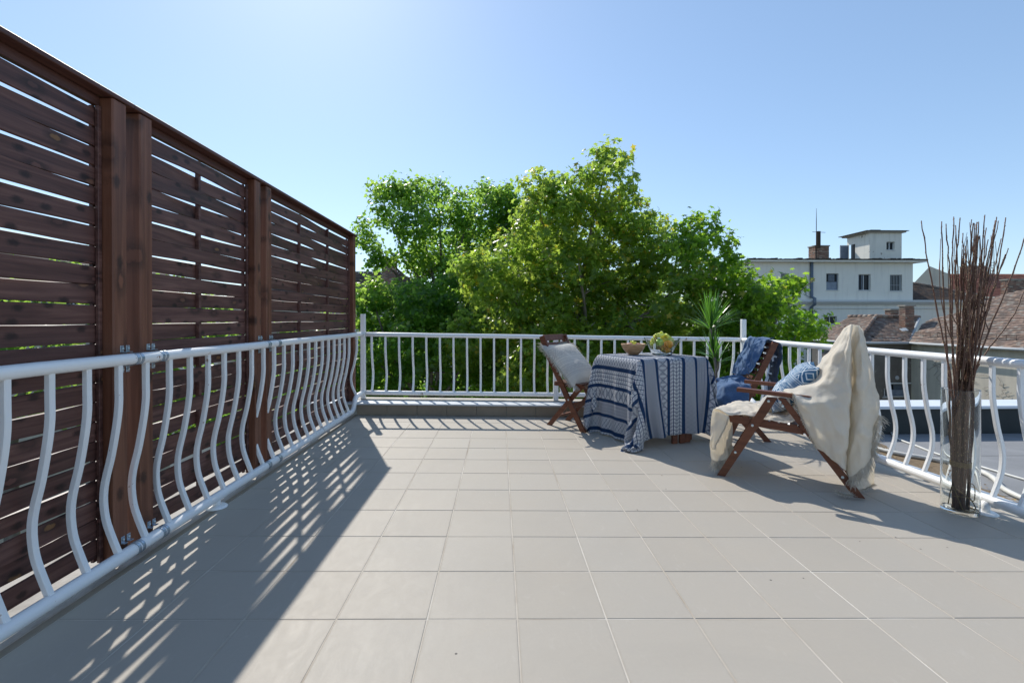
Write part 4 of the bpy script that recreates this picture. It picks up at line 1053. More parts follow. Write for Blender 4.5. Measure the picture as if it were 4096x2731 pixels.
# outer splayed branches, measured tips (x offset from the vase axis, height)
for dx, zt_, mx in ((-.243, 1.83, -.055), (-.119, 1.825, -.05), (-.045, 1.82, -.045), (-.02, 1.86, -.03), (.05, 1.86, -.01), (.17, 1.87, .03), (.215, 1.85, .05), (.264, 1.84, .055), (.343, 1.86, .06), (.372, 1.80, .065), (.41, 1.40, .07)):
    branch((random.uniform(-.03, .03), random.uniform(-.03, .03), .022), (mx, random.uniform(-.03, .03), .78), (dx, random.uniform(-.06, .06), zt_), .0068, 1 if dx > -.1 and dx < .4 else 0)
for i in range(27):
    a = random.uniform(0, 6.28); q_ = math.sqrt(random.random()); tx = -.03+.27*random.random()
    branch((.036*q_*math.cos(a), .036*q_*math.sin(a), .022), (.018+.045*q_*math.cos(a), .045*q_*math.sin(a), .70), (tx, random.uniform(-.08, .08), random.uniform(1.58, 1.85)), random.uniform(.0050, .0075), random.choice((0, 1, 1, 2)))
M_TWINE = simple("jute_twine", (.34, .24, .11), .9, .1, scale=300, col2=(.20, .13, .06), bump=.5, bscale=900)
def loop(cx, cy, r, h, tilt=0, n=36, a0=0, a1=2*math.pi):
    return [Vector((cx+r*math.cos(a0+(a1-a0)*i/n), cy+r*math.sin(a0+(a1-a0)*i/n), h+tilt*math.cos(a0+(a1-a0)*i/n)+.0015*math.sin(i*1.9))) for i in range(n+1)]
for h in (.292, .300, .308, .316):
    MB().tube(loop(.003, 0, .050, h), .0030, 5).build("twine", M_TWINE, br)
MB().tube(catmull([(-0.072, -0.023, .17), (-0.030, -0.057, .13), (0.015, -0.065, .085), (0.057, -0.042, .03), (0.068, -0.000, .025)], 8), .0028, 5).build("twine", M_TWINE, br)
MB().tube(catmull([(-0.068, -0.030, .11), (-0.023, -0.067, .115), (0.023, -0.065, .095), (0.068, -0.023, .17), (0.065, 0.023, .175)], 8), .0028, 5).build("twine", M_TWINE, br)
MB().tube(catmull([(-0.076, 0.000, .05), (-0.072, -0.023, .17), (-0.053, -0.046, .09), (-0.038, -0.061, .035), (0.000, -0.068, .024), (0.030, -0.061, .028)], 8), .0028, 5).build("twine", M_TWINE, br)

# ================================================================== TREES
LEAF5 = [(-90, .22), (-62, .42), (-38, .80), (-14, .42), (14, .50), (38, .92), (62, .46), (90, 1.05), (118, .46), (142, .92), (166, .50), (194, .42), (218, .80), (242, .42)]
def leaf_template(lobed=True):
    if lobed: p = [(0, 0, .0)]+[(math.cos(math.radians(a))*r, math.sin(math.radians(a))*r, -.18*r*r) for a, r in LEAF5]
    else: p = [(0, 0, 0)]+[(math.cos(math.radians(a))*r, math.sin(math.radians(a))*r, -.15*r*r) for a, r in ((-90, .3), (-30, .85), (10, .5), (40, .9), (90, 1.0), (140, .9), (170, .5), (210, .85))]
    p = np.array(p); n = len(p)-1
    return p, np.array([(0, i+1, (i+1) % n+1) for i in range(n)])
def crown(name, lobes, mat, parent, size, lai, lobed=True, twig=.17, per=14, seed=0, hollow=.55):
    rng = np.random.RandomState(seed); T, F = leaf_template(lobed); C_, N_, S_ = [], [], []
    for (x, y, z, r) in lobes:
        nl = int(lai*math.pi*r*r/(size*size*1.4)); nt_ = max(3, nl//per)
        d = rng.normal(size=(nt_, 3)); d /= np.linalg.norm(d, axis=1)[:, None]
        rad = r*(hollow+(1-hollow)*rng.rand(nt_)**.6)*(1+.25*rng.normal(size=nt_)*.5)
        tc = np.array([x, y, z])+d*rad[:, None]*np.array([1, 1, .88])
        k = rng.poisson(per, nt_); idx = np.repeat(np.arange(nt_), k)
        c = tc[idx]+rng.normal(0, twig*.5, (len(idx), 3))*np.array([1, 1, .75])
        nrm = d[idx]*.55+rng.normal(0, .55, (len(idx), 3))+np.array([0, 0, .55])
        C_.append(c); N_.append(nrm); S_.append(size*rng.uniform(.55, 1.15, len(idx)))
    c = np.concatenate(C_); nrm = np.concatenate(N_); sz = np.concatenate(S_)*.62
    nrm /= np.linalg.norm(nrm, axis=1)[:, None]
    ref = rng.normal(size=c.shape)+np.array([0, 0, -1.2]); t = ref-nrm*(ref*nrm).sum(1)[:, None]; t /= np.linalg.norm(t, axis=1)[:, None]
    b = np.cross(nrm, t)
    V3 = c[:, None, :]+sz[:, None, None]*(T[None, :, 0:1]*b[:, None, :]+T[None, :, 1:2]*t[:, None, :]+T[None, :, 2:3]*nrm[:, None, :])
    n = len(c); k = len(T)
    verts = V3.reshape(-1, 3); faces = (F[None]+np.arange(n)[:, None, None]*k).reshape(-1, 3)
    me = bpy.data.meshes.new(name); me.vertices.add(len(verts)); me.vertices.foreach_set("co", verts.astype(np.float32).ravel())
    me.loops.add(faces.size); me.loops.foreach_set("vertex_index", faces.astype(np.int32).ravel())
    me.polygons.add(len(faces)); me.polygons.foreach_set("loop_start", np.arange(0, faces.size, 3, dtype=np.int32)); me.polygons.foreach_set("loop_total", np.full(len(faces), 3, np.int32))
    me.update(calc_edges=True); me.materials.append(mat)
    o = obj(name, me, parent); o['kind'] = 'stuff'; return o, n
def mat_foliage(name, dark, lite, yellow, tr_a, tr_b, ya=.9, tr=.66):
    s = Sh(name); r = s.island(); g = s.n("ShaderNodeNewGeometry").outputs['Position']
    cl = s.noise(g, .9, 3)
    c = s.mix(r, dark, lite); c = s.mix(r.gt(ya), c, yellow)
    tc = s.mix((r*.5+s.ramp_f(cl, .35, .65)*.5), tr_a, tr_b); tc = s.mix(r.gt(ya), tc, yellow)
    d = s.bsdf(c, .30, .6)
    t = s.n("ShaderNodeBsdfTranslucent", {'Color': tc}).outputs[0]
    return s.done(s.n("ShaderNodeMixShader", {0: tr, 1: d, 2: t}).outputs[0])
M_LNEAR = mat_foliage("plane_leaves_yellowing", (.060, .11, .024), (.13, .20, .045), (.55, .46, .05), (.28, .50, .06), (.68, .80, .12), .95)
M_LRIGHT = mat_foliage("plane_leaves_green", (.030, .075, .016), (.07, .12, .025), (.42, .42, .05), (.22, .48, .035), (.52, .74, .06), .985)
M_LFAR = mat_foliage("tree_leaves_fresh", (.030, .085, .020), (.06, .13, .03), (.30, .40, .06), (.27, .52, .07), (.56, .78, .12), .99)
M_BARK = simple("plane_bark", (.26, .235, .20), .85, .2, scale=3, col2=(.12, .10, .08), bump=.6, bscale=14)
def tree(label, base, lobes, mat, size, lai, trunk_r, limbs, lobed=True, seed=0, per=14, twig=.2, hollow=.55, group="trees beyond the back railing"):
    t = tag(thing("tree", "x", "x", base), label, "tree", group)
    bx = Vector(base)
    loc = [(x-bx.x, y-bx.y, z-bx.z, r) for x, y, z, r in lobes]
    o, n = crown("crown", loc, mat, t, size, lai, lobed, twig, per, seed, hollow)
    fork = Vector(limbs[0])-bx
    rng = random.Random(seed)
    m = MB(); m.tube(catmull([(0, 0, 0), (.1, 0, fork.z*.35), (fork.x*.6, fork.y*.6, fork.z*.7), fork], 6), [trunk_r*(1-.45*i/18) for i in range(19)], 10); m.build("trunk", M_BARK, t)
    for L in limbs[1:]:
        e = Vector(L)-bx; mid = fork.lerp(e, .5)+Vector((rng.uniform(-.3, .3), rng.uniform(-.3, .3), -.25))
        m = MB(); pts = catmull([fork-Vector((0, 0, .4)), mid, e], 7); m.tube(pts, [trunk_r*.42*(1-.85*i/len(pts)) for i in range(len(pts))], 7)
        for q in range(3):
            i = rng.randint(5, len(pts)-2); p = pts[i]; d = Vector((rng.uniform(-1, 1), rng.uniform(-1, .4), rng.uniform(-.1, .9)))*.9
            m.tube([p, p+d*.5+Vector((0, 0, .05)), p+d], [trunk_r*.12, trunk_r*.08, .01], 5)
        m.build("limb", M_BARK, t)
    return n
near = [(2.79,11.97,5.22,0.49),(2.56,11.71,4.43,0.8),(1.84,12.29,4.19,0.85),(0.9,11.81,4.45,0.49),(1.15,11.63,3.65,0.85),(3.27,12.3,3.81,0.73),(2.61,13.34,3.53,1.1),(4.15,13.1,3.5,0.72),(0.52,13.03,2.75,0.96),(1.68,11.94,2.41,1.04),(3.16,12.57,2.48,1.09),(4.27,12.05,2.65,0.83),(-0.29,11.85,2.17,0.81),(-0.72,11.71,2.48,0.43),(0.91,11.93,1.53,0.98),(2.74,13.35,1.57,1.16),(4.29,13.16,1.69,1.15),(0.4,13.11,1.08,0.96),
 (4.83,11.53,2.37,0.63),(4.78,10.46,1.78,0.58),(4.08,10.67,1.59,0.68),(1.58,11.22,0.58,0.93),(3.08,11.41,0.56,0.94),(4.66,11.62,0.66,0.85),(0.78,11.67,-0.09,0.86),(1.92,10.27,-0.23,0.85),(3.65,11.19,-0.35,0.92),(2.8,10.9,-1.2,1.0),(.9,12.2,-1.3,1.0),(2.7,14.6,.2,1.5),(4.6,14.2,-.3,1.4),(1.0,14.6,.0,1.3),(2.2,14.8,2.0,1.2),(3.9,14.6,1.6,1.2),(.2,14.6,1.5,1.2),(1.6,14.4,3.2,.9),(5.3,13.6,1.0,1.0),(-.8,13.4,.6,.9)]
nt1 = tree("tall plane tree with large yellowing leaves, directly behind the table", (2.3, 13.2, -12), near, M_LNEAR, .160, 21.0, .20,
     [(2.2, 12.9, .2), (2.7, 12.0, 5.0), (1.0, 12.0, 4.0), (4.2, 13.0, 3.3), (1.9, 11.4, 2.6), (4.6, 11.4, 2.2), (3.6, 10.7, 1.5), (0, 12, 2.2), (2.05, 11.3, .85), (2.5, 12.6, 3.5)], seed=1)
right = [(4.4,10.27,3.14,0.42),(3.96,10.01,2.77,0.41),(4.42,9.48,2.51,0.43),(5.02,9.96,1.93,0.5),(5.15,9.34,1.63,0.51),(6.4,10.7,1.79,0.44),(6.63,10.58,1.98,0.21),(5.17,10.08,1.1,0.65),(5.61,9.68,1.1,0.53),(6.88,10.65,1.05,0.44),(6.92,10.12,0.86,0.19),(5.05,10.61,0.51,0.78),(6.02,10.56,0.31,0.68),(5.14,10.01,-0.2,0.73),(6.0,9.86,-0.18,0.54),(4.27,10.16,-0.41,0.65),(5.9,10.9,1.35,.5),(6.3,10.6,.55,.5),(5.2,10.6,-1.2,.9),(6.2,10.4,-1.1,.7)]
nt2 = tree("dark green plane tree behind the back right corner post, in front of the white building", (5.3, 11.0, -12), right, M_LRIGHT, .145, 21.0, .16,
     [(5.3, 10.8, -.6), (4.5, 10.2, 2.6), (5.2, 9.8, 1.6), (6.5, 10.6, 1.5), (6.6, 10.4, .8), (4.4, 10.3, 0)], seed=2)
left = [(-4.72,18.79,6.17,0.38),(-4.11,17.97,5.95,0.53),(-3.38,18.41,5.99,0.76),(-2.58,19.95,6.49,0.64),(-3.0,17.61,4.74,0.97),(-1.4,17.62,5.24,0.73),(-0.65,19.38,6.18,0.62),(0.05,18.33,5.58,0.67),(-0.82,19.11,4.54,1.14),(0.4,18.91,4.68,0.87),(-4.49,18.52,5.26,0.51),(-2.19,20.51,4.03,1.32),(-3.16,18.07,3.52,0.66),(-5.14,18.73,4.19,0.48),(-4.39,18.1,3.6,0.5),(-2.77,19.4,2.81,1.07),(-4.78,18.32,3.21,0.3),(-.8,18.6,2.6,1.3),(.8,18.4,3.2,1.1),(.75,18.3,5.3,.7),(1.2,18.6,4.6,.9),(.2,18.2,5.9,.5),(-5.3,18.6,4.75,.3)]
nt3 = tree("tall airy green tree on the left, rising above the end of the fence", (-2.2, 19.4, -12), left, M_LFAR, .155, 17.0, .22,
     [(-2.2, 19.0, 1.5), (-4.6, 18.6, 5.9), (-3.2, 18.3, 5.6), (-2.5, 19.6, 6.2), (-1.2, 18.0, 5.0), (-.5, 19.2, 5.9), (.3, 18.6, 5.2), (-5.1, 18.6, 4.1), (-4.4, 18.2, 3.4)], lobed=False, seed=3, per=10, twig=.30, hollow=.45)
llow = [(-4.09,15.14,1.9,0.69),(-3.55,16.11,1.94,0.74),(-2.43,15.06,1.62,0.97),(-1.38,15.65,1.92,1.15),(-4.16,16.5,0.61,0.91),(-2.47,14.51,0.41,1.06),(-1.01,14.41,0.41,1.19),(-3.87,14.83,-0.68,0.95),(-2.75,16.16,-1.15,1.18),(-0.97,15.79,-1.25,1.3),(0.18,14.85,-0.02,0.95),(-5.0,15.6,.9,.8),(-5.0,15.4,-.5,.9),(-.2,15.6,1.6,.9),(-3.2,17.0,1.0,1.2),(-1.5,17.0,.8,1.2),(-.3,17.2,-.5,1.3),(-4.6,17,-1.2,1.2)]
nt4 = tree("bushy bright green tree low behind the back railing at the left corner post", (-2.4, 15.8, -12), llow, M_LFAR, .150, 18.0, .20,
     [(-2.3, 15.4, -1.4), (-4.0, 15.3, 1.6), (-2.4, 15.1, 1.4), (-1.3, 15.3, 1.7), (-4.2, 15.6, 0), (-1.0, 14.8, 0)], lobed=False, seed=4)
for i, (bx, by, lb, sd) in enumerate((((-12.5), 12.5, "green tree behind the slatted fence, glimpsed through its gaps", 11), ((-7.5), 13.0, "green tree behind the far fence panel, glimpsed through its gaps", 12))):
    rng = random.Random(sd); lobes = [(bx+rng.uniform(-2.6, 2.6), by+rng.uniform(-1.5, 1.5), rng.uniform(-1.5, 2.3), rng.uniform(.7, 1.2)) for _ in range(14)]
    tree(lb, (bx, by, -12), lobes, M_LFAR, .16, 7.0, .22, [(bx, by, -1), (bx-1.5, by, 1.5), (bx+1.5, by, 1.6)], lobed=False, seed=sd, group="trees behind the slatted fence")
# far belt of street trees below, reads as one mass
lob = [(x+random.uniform(-1, 1), random.uniform(20, 27), random.uniform(-6, -2.0)+(.8 if x < 2 else 0), random.uniform(1.3, 2.1)) for x in np.arange(-14, 15, 1.15)]
crown("far_trees", lob, M_LFAR, None, .28, 7, False, .4, 12, 9)
print('leaves', nt1, nt2, nt3, nt4)

# ================================================================== BUILDINGS
def mat_plaster(name, base, base2, patch, pamt=.62, stain=(.30, .28, .25), sc_=.5):
    s = Sh(name); g = s.n("ShaderNodeNewGeometry").outputs['Position']
    n = s.noise(g, sc_, 6, .65); n2 = s.noise(g, sc_*5, 5, .65); x, y, z = s.xyz(g)
    streak = s.noise(s.mapping(g, (2.2, 2.2, .25)), 1.0, 4, .6)
    c = s.mix(s.ramp_f(n, .3, .7), base, base2); c = s.mix(s.ramp_f(streak, .52, .75)*.4, c, stain)
    pm = s.ramp_f(n*.6+n2*.4, pamt, pamt+.012); c = s.mix(pm, c, s.mix(n2, patch, tuple(v*.7 for v in patch)))
    return s.done(s.bsdf(c, .9, .1, s.bump(pm*-1.0+n2*.2, .3, .03)))
M_WALLW = mat_plaster("white_building_plaster", (.84, .81, .72), (.78, .755, .68), (.50, .45, .38), .70, (.52, .50, .46))
M_TOWER = mat_plaster("tower_plaster", (.80, .77, .68), (.72, .69, .61), (.36, .31, .26), .585, sc_=.7)
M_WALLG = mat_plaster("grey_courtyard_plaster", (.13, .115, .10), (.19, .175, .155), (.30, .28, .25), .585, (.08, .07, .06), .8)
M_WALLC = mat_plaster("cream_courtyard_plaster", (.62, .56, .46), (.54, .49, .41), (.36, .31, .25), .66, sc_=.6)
M_DARKW = simple("dark_window_glass", (.012, .016, .022), .3, .25)
M_FRAME = simple("window_frame_white", (.60, .62, .62), .5, .4)
M_FRAMEB = simple("metal_blue_grey", (.16, .20, .26), .45, .5, scale=3, col2=(.22, .27, .34))
M_BARS = simple("grille_bars", (.42, .44, .45), .5, .4)
M_PIPE = simple("blue_grey_downpipe", (.10, .14, .19), .5, .5, scale=1, col2=(.16, .19, .23))
M_TAR = simple("black_roof_edge", (.035, .033, .03), .7, .3, scale=3, col2=(.08, .07, .06))
M_IRON = simple("rusty_iron", (.06, .04, .03), .8, .3)
M_MORTAR = simple("lime_mortar", (.36, .33, .28), .9, .1)
def mat_pieces(name, cols, rough=.85):
    s = Sh(name); r = s.island(); g = s.n("ShaderNodeNewGeometry").outputs['Position']
    n = len(cols); c = s.ramp(r, [((i+.5)/n, k) for i, k in enumerate(cols)], 'CONSTANT')
    c = s.mix(s.ramp_f(s.noise(g, .6, 4), .4, .7)*.35, c, (.10, .085, .07)); c = s.mix(s.noise(g, 9, 3)*.3, c, (.20, .17, .14))
    return s.done(s.bsdf(c, rough, .2))
M_TILES = mat_pieces("old_clay_tiles", [(.22, .155, .125), (.29, .20, .16), (.17, .13, .11), (.37, .26, .20), (.24, .185, .155), (.33, .29, .25), (.15, .12, .105)])
M_TILESD = mat_pieces("dark_clay_tiles", [(.085, .06, .05), (.12, .075, .055), (.07, .055, .05), (.15, .10, .07), (.10, .085, .075)])
M_TILESR = mat_pieces("red_clay_tiles", [(.30, .095, .055), (.36, .12, .07), (.27, .085, .05), (.40, .16, .10)])
M_BRICK = mat_pieces("old_brick", [(.30, .15, .10), (.36, .20, .14), (.24, .12, .09), (.40, .27, .20), (.20, .13, .10), (.45, .36, .28)])

def wall_openings(m, x0, x1, z0, z1, y, op, depth=.22):
    """front face in the xz plane at y (seen from -y) with recessed openings"""
    xs = sorted({x0, x1, *[v for o in op for v in (o[0], o[1])]}); zs = sorted({z0, z1, *[v for o in op for v in (o[2], o[3])]})
    for i in range(len(xs)-1):
        for k in range(len(zs)-1):
            a, b, c, d = xs[i], xs[i+1], zs[k], zs[k+1]
            if any(o[0] <= (a+b)/2 <= o[1] and o[2] <= (c+d)/2 <= o[3] for o in op): continue
            m.add([(a, y, c), (b, y, c), (b, y, d), (a, y, d)], [(0, 1, 2, 3)])
    for a, b, c, d in [o[:4] for o in op]:
        for p in (((a, y, c), (a, y+depth, c), (a, y+depth, d), (a, y, d)), ((b, y, c), (b, y, d), (b, y+depth, d), (b, y+depth, c)),
                  ((a, y, d), (a, y+depth, d), (b, y+depth, d), (b, y, d)), ((a, y, c), (b, y, c), (b, y+depth, c), (a, y+depth, c))): m.add(p, [(0, 1, 2, 3)])
def window(parent, x0, x1, z0, z1, y, kind='sash', T4=None):
    w_ = obj("window", None, parent)
    if T4 is not None: w_.matrix_local = T4
    fr = .045; yy = y+.14
    m = MB(); m.box(x0, x1, yy+.05, yy+.06, z0, z1); m.build("pane", M_DARKW, w_)
    m = MB(); m.box(x0, x0+fr, yy, yy+.05, z0, z1); m.box(x1-fr, x1, yy, yy+.05, z0, z1); m.box(x0+fr, x1-fr, yy, yy+.05, z0, z0+fr); m.box(x0+fr, x1-fr, yy, yy+.05, z1-fr, z1)
    if kind in ('sash', 'open'): xm = (x0+x1)/2; m.box(xm-.03, xm+.03, yy+.001, yy+.049, z0+fr, z1-fr)
    m.build("frame", M_FRAMEB if kind == 'panel' else M_FRAME, w_)
    m = MB(); m.box(x0-.06, x1+.06, y-.05, y+.13, z0-.05, z0-.002); m.build("sill", M_FRAME, w_)
    if kind == 'bars':
        m = MB(); n = 8
        for i in range(n): x = x0+(x1-x0)*(i+.5)/n; m.box(x-.013, x+.013, y+.03, y+.055, z0, z1)
        m.box(x0, x1, y+.056, y+.075, z0+.35*(z1-z0), z0+.35*(z1-z0)+.03); m.build("grille", M_BARS, w_, kind='stuff')
    if kind == 'open':
        m = MB(); m.box(x0+.02, x0+.05, y-.0, y+.18, z0+.05, z1-.05); m.box(x0+.30*(x1-x0), x0+.30*(x1-x0)+.04, y+.06, y+.10, z0+.05, z1-.05); m.build("casement", M_FRAMEB, w_)
    if kind == 'panel':
        m = MB(); m.box(x0+fr, x1-fr, yy+.01, yy+.04, z0+fr, z0+.5*(z1-z0)); m.build("panel", M_FRAMEB, w_)
        m = MB()
        for i in range(8): zz = z0+.55*(z1-z0)+i*.05*(z1-z0); m.box(x0+.25*(x1-x0), x1-.25*(x1-x0), yy-.01, yy+.03, zz, zz+.022*(z1-z0)*1.2)
        m.build("louvre", M_FRAMEB, w_, kind='stuff')
    return w_
def z5(X, Y, D, HC=1.168):
    """zoom pixel of the survey -> point at world depth D (used once to lay out far facades)"""
    px, py = 2900+X/1.9666, 780+Y/1.9666; a = (px-2048)/1900.3; u = -(py-1286)/1900.3
    yr = 1+.0052*u; z = -.0052+u; c, s_ = math.cos(-.02668), math.sin(-.02668)
    d = (c*a-s_*yr, s_*a+c*yr, z); t = D/d[1]; return d[0]*t, D, HC+d[2]*t
def brick_stack(name, parent, x0, x1, y0, y1, z0, z1, bl=.25, bh=.075, cap=True):
    m = MB(); m.box(x0+.012, x1-.012, y0+.012, y1-.012, z0, z1); core = m.build(name, M_MORTAR, parent)
    m = MB(); z = z0; row = 0
    while z < z1-.02:
        off = (row % 2)*bl/2
        for (a0, a1, fix, ax) in ((x0, x1, y0, 'x'), (y0, y1, x0, 'y'), (y0, y1, x1, 'y')):
            a = a0-off
            while a < a1-.01:
                b, e = max(a, a0), min(a+bl-.012, a1); a += bl
                if e-b < .03 or random.random() < .03: continue
                pr_ = random.uniform(0, .008)
                if ax == 'x': m.box(b, e, fix-pr_, fix+.02, z, z+bh-.012)
                else: m.box(fix-pr_ if fix == x0 else fix-.02, fix+.02 if fix == x0 else fix+pr_, b+.0221, e, z, z+bh-.012)
        z += bh; row += 1
    m.build("bricks", M_BRICK, core, kind='stuff')
    if cap:
        m = MB(); m.box(x0-.06, x1+.06, y0-.06, y1+.06, z1+.002, z1+.09); m.build("cap", M_MORTAR, core)
    return core
# ---- white building
WB = tag(thing("apartment_building", "x", "x", (28.5, 40, -12)), "large off-white plastered building with flat black-edged roof and small rooftop tower", "building")
def W(m, name, mat, parent=WB, **k):
    m.v = [(x-28.5, y-40, z+12) for x, y, z in m.v]; return m.build(name, mat, parent, **k)
def wwin(a, b, c, d, kind, Y=40):
    x0, _, z1 = z5(a, c, Y); x1, _, z0 = z5(b, d, Y); return (x0, x1, z0, z1, kind)
up = [wwin(797, 893, 617, 747, 'panel'), wwin(1050, 1146, 623, 750, 'open'), wwin(1297, 1393, 627, 755, 'bars'), wwin(440, 505, 617, 675, 'bars')]
lo = [wwin(555, 650, 952, 1090, 'sash'), wwin(785, 885, 953, 1016, 'sash'), wwin(1032, 1130, 958, 1075, 'bars'), wwin(1300, 1398, 960, 1080, 'sash')]
XR_ = z5(1478, 600, 40)[0]; XLW = z5(205, 600, 40)[0]
m = MB(); wall_openings(m, XLW, XR_, 2.80, 6.02, 40, up)
m.add([(XLW, 40, -12), (XLW, 52, -12), (XLW, 52, 6.02), (XLW, 40, 6.02)], [(0, 1, 2, 3)]); m.add([(XR_, 40, 2.8), (XR_, 52, 2.8), (XR_, 52, 6.02), (XR_, 40, 6.02)], [(0, 1, 2, 3)])
W(m, "upper_wall", M_WALLW)
m = MB(); wall_openings(m, XLW, 44, -12, 2.40, 40.06, lo); W(m, "lower_wall", M_WALLW)
for o_ in up+lo: 
    x0, x1, z0, z1, kd = o_; window(WB, x0-28.5, x1-28.5, z0+12, z1+12, .06 if z1 < 2.4 else 0, kd)
m = MB(); m.box(XLW-.3, 44, 39.62, 40.2, 2.62, 2.80); m.box(XLW-.2, 44, 39.80, 40.2, 2.50, 2.618); m.box(XLW-.1, 44, 39.93, 40.2, 2.40, 2.498); m.box(XLW-.1, 44, 39.98, 40.2, 2.06, 2.12)
W(m, "cornice", M_FRAME)
m = MB(); m.box(XLW-.45, XR_+.75, 39.45, 52.3, 6.022, 6.16); W(m, "roof_slab", M_WALLW)
m = MB(); m.box(XLW-.50, XR_+.80, 39.40, 52.35, 6.162, 6.24)
for k in range(40):
    x = XLW-.5+k*.38; m.box(x, x+random.uniform(.1, .5), 39.38, 39.7, 6.242, 6.242+random.uniform(.01, .09))
W(m, "roof_edging", M_TAR)
px_ = z5(688, 500, 39.8)[0]
m = MB(); m.tube([(px_, 39.9, 6.1), (px_, 39.9, 3.1), (px_, 39.5, 2.9), (px_, 39.5, 2.4), (px_, 39.9, 2.2), (px_, 39.9, -12)], .13, 10); W(m, "downpipe", M_PIPE)
m = MB(); m.tube([(px_-.45, 39.95, 4.6), (px_-.45, 39.95, 3.2), (px_-.1, 39.75, 2.95)], .03, 5); W(m, "cable", M_PIPE)
# rooftop tower
tx0, tx1 = z5(1137, 400, 41)[0], z5(1390, 400, 41)[0]; tz1 = z5(1200, 297, 41)[2]; tz0 = 6.24
tw = [wwin(1270, 1334, 368, 432, 'sash', 41)]
m = MB(); wall_openings(m, tx0, tx1, tz0, tz1, 41, tw)
m.add([(tx1, 41, tz0), (tx1, 43.7, tz0), (tx1, 43.7, tz1), (tx1, 41, tz1)], [(0, 1, 2, 3)])
yb = 43.7
m.add([(tx0, 41, tz0), (tx0, 41, tz1), (tx0, 42.70, tz1-.04), (tx0, 42.70, tz0)], [(0, 1, 2, 3)]); m.add([(tx0, 43.45, tz0), (tx0, 43.45, tz1-.06), (tx0, yb, tz1-.06), (tx0, yb, tz0)], [(0, 1, 2, 3)]); m.add([(tx0, 42.70, tz0+1.8), (tx0, 42.70, tz1-.04), (tx0, 43.45, tz1-.06), (tx0, 43.45, tz0+1.8)], [(0, 1, 2, 3)])
twr = W(m, "tower", M_TOWER)
m = MB(); m.box(tx0+.3, tx0+.34, 42.6, 43.6, tz0, tz0+2); W(m, "doorway", M_DARKW)
m = MB(); m.box(tx0-.85, tx0-.02, 43.46, 43.5, tz0+.05, tz0+1.8); W(m, "door", M_FRAME)
m = MB(); m.box(tx0-.78, tx0-.1, 43.43, 43.459, tz0+.15, tz0+1.7); W(m, "door_panel", M_FRAMEB)
window(WB, tw[0][0]-28.5, tw[0][1]-28.5, tw[0][2]+12, tw[0][3]+12, 1, 'sash')
m = MB(); m.box(tx0-.30, tx1+.24, 40.80, 44.0, tz1+.002, tz1+.12); W(m, "tower_slab", M_MORTAR)
m = MB(); m.box(tx0-.50, tx1+.42, 40.7, 44.2, tz1+.122, tz1+.17); m.box(tx0+.5, tx0+1.4, 41.5, 42.2, tz1+.172, tz1+.36); W(m, "tower_roofing", M_TAR)
cx0, cx1 = z5(715, 400, 40.6)[0], z5(825, 400, 40.6)[0]
c_ = brick_stack("chimney", WB, cx0-28.5, cx1-28.5, .7, 1.6, 18.24, z5(715, 402, 40.6)[2]+12)
mx_ = z5(718, 400, 40.4)[0]; mz = z5(720, 105, 40.4)[2]
m = MB(); m.tube([(mx_, 40.4, 6.2), (mx_, 40.4, 9.6), (mx_, 40.4, mz)], [.035, .03, .012], 6)
for zz in (6.9, 7.5, 8.7): m.tube([(mx_-.35, 40.4, zz), (mx_+.8, 40.4, zz-.05)], .018, 4)
m.box(mx_+.05, mx_+.32, 40.3, 40.5, 7.3, 8.75); W(m, "lightning_mast", M_IRON)
# ---- roof tile field on a sloping polygon
def inside(p, poly):
    x, y = p; c = False; n = len(poly)
    for i in range(n):
        (x1, y1), (x2, y2) = poly[i], poly[(i+1) % n]
        if (y1 > y) != (y2 > y) and x < (x2-x1)*(y-y1)/(y2-y1)+x1: c = not c
    return c
def tile_field(name, parent, O3, ux, uy, poly, mat, tw_=.19, ex=.16, under=M_IRON):
    """O3 origin, ux along the eave, uy up the slope; poly in (a,b) metres"""
    O3, ux, uy = Vector(O3), Vector(ux).normalized(), Vector(uy).normalized(); n = ux.cross(uy).normalized()
    if n.z < 0: n = -n
    m = MB(); m.add([O3+ux*a+uy*b-n*.02 for a, b in poly], [tuple(range(len(poly)))]); base = m.build(name, under, parent)
    m = MB(); a0, a1 = min(p[0] for p in poly), max(p[0] for p in poly); b0, b1 = min(p[1] for p in poly), max(p[1] for p in poly)
    b = b0; row = 0
    while b < b1:
        a = a0-(row % 2)*tw_/2; sag = random.uniform(-.006, .006)
        while a < a1:
            if inside((a+tw_/2, b+ex*.4), poly) and random.random() > .004:
                j = random.uniform(-.008, .012); g = .006; l = ex*1.35
                q = [(a+g, b+j), (a+tw_-g, b+j+random.uniform(-.006, .006)), (a+tw_-g, b+l), (a+g, b+l)]
                up_ = [.040+sag+random.uniform(-.004, .012), .040+sag+random.uniform(-.004, .008), .004, .004]
                T_t = [O3+ux*p+uy*r+n*h_ for (p, r), h_ in zip(q, up_)]; B_t = [t-n*.018 for t in T_t[:2]]
                m.add(T_t+B_t, [(0, 1, 2, 3), (4, 5, 1, 0), (4, 0, 3), (1, 5, 2)])
            a += tw_
        b += ex; row += 1
    m.build("roof_tiles", mat, base, kind='stuff'); return base
def ridge(parent, a, b, r=.11, seg=.36):
    a, b = Vector(a), Vector(b); n = max(1, int((b-a).length/seg)); m = MB()
    for i in range(n):
        p, q = a.lerp(b, i/n), a.lerp(b, (i+1.08)/n); m.tube([p, q], [r*1.15, r*.92], 8)
    return m.build("ridge_tiles", M_TILES, parent, kind='stuff')
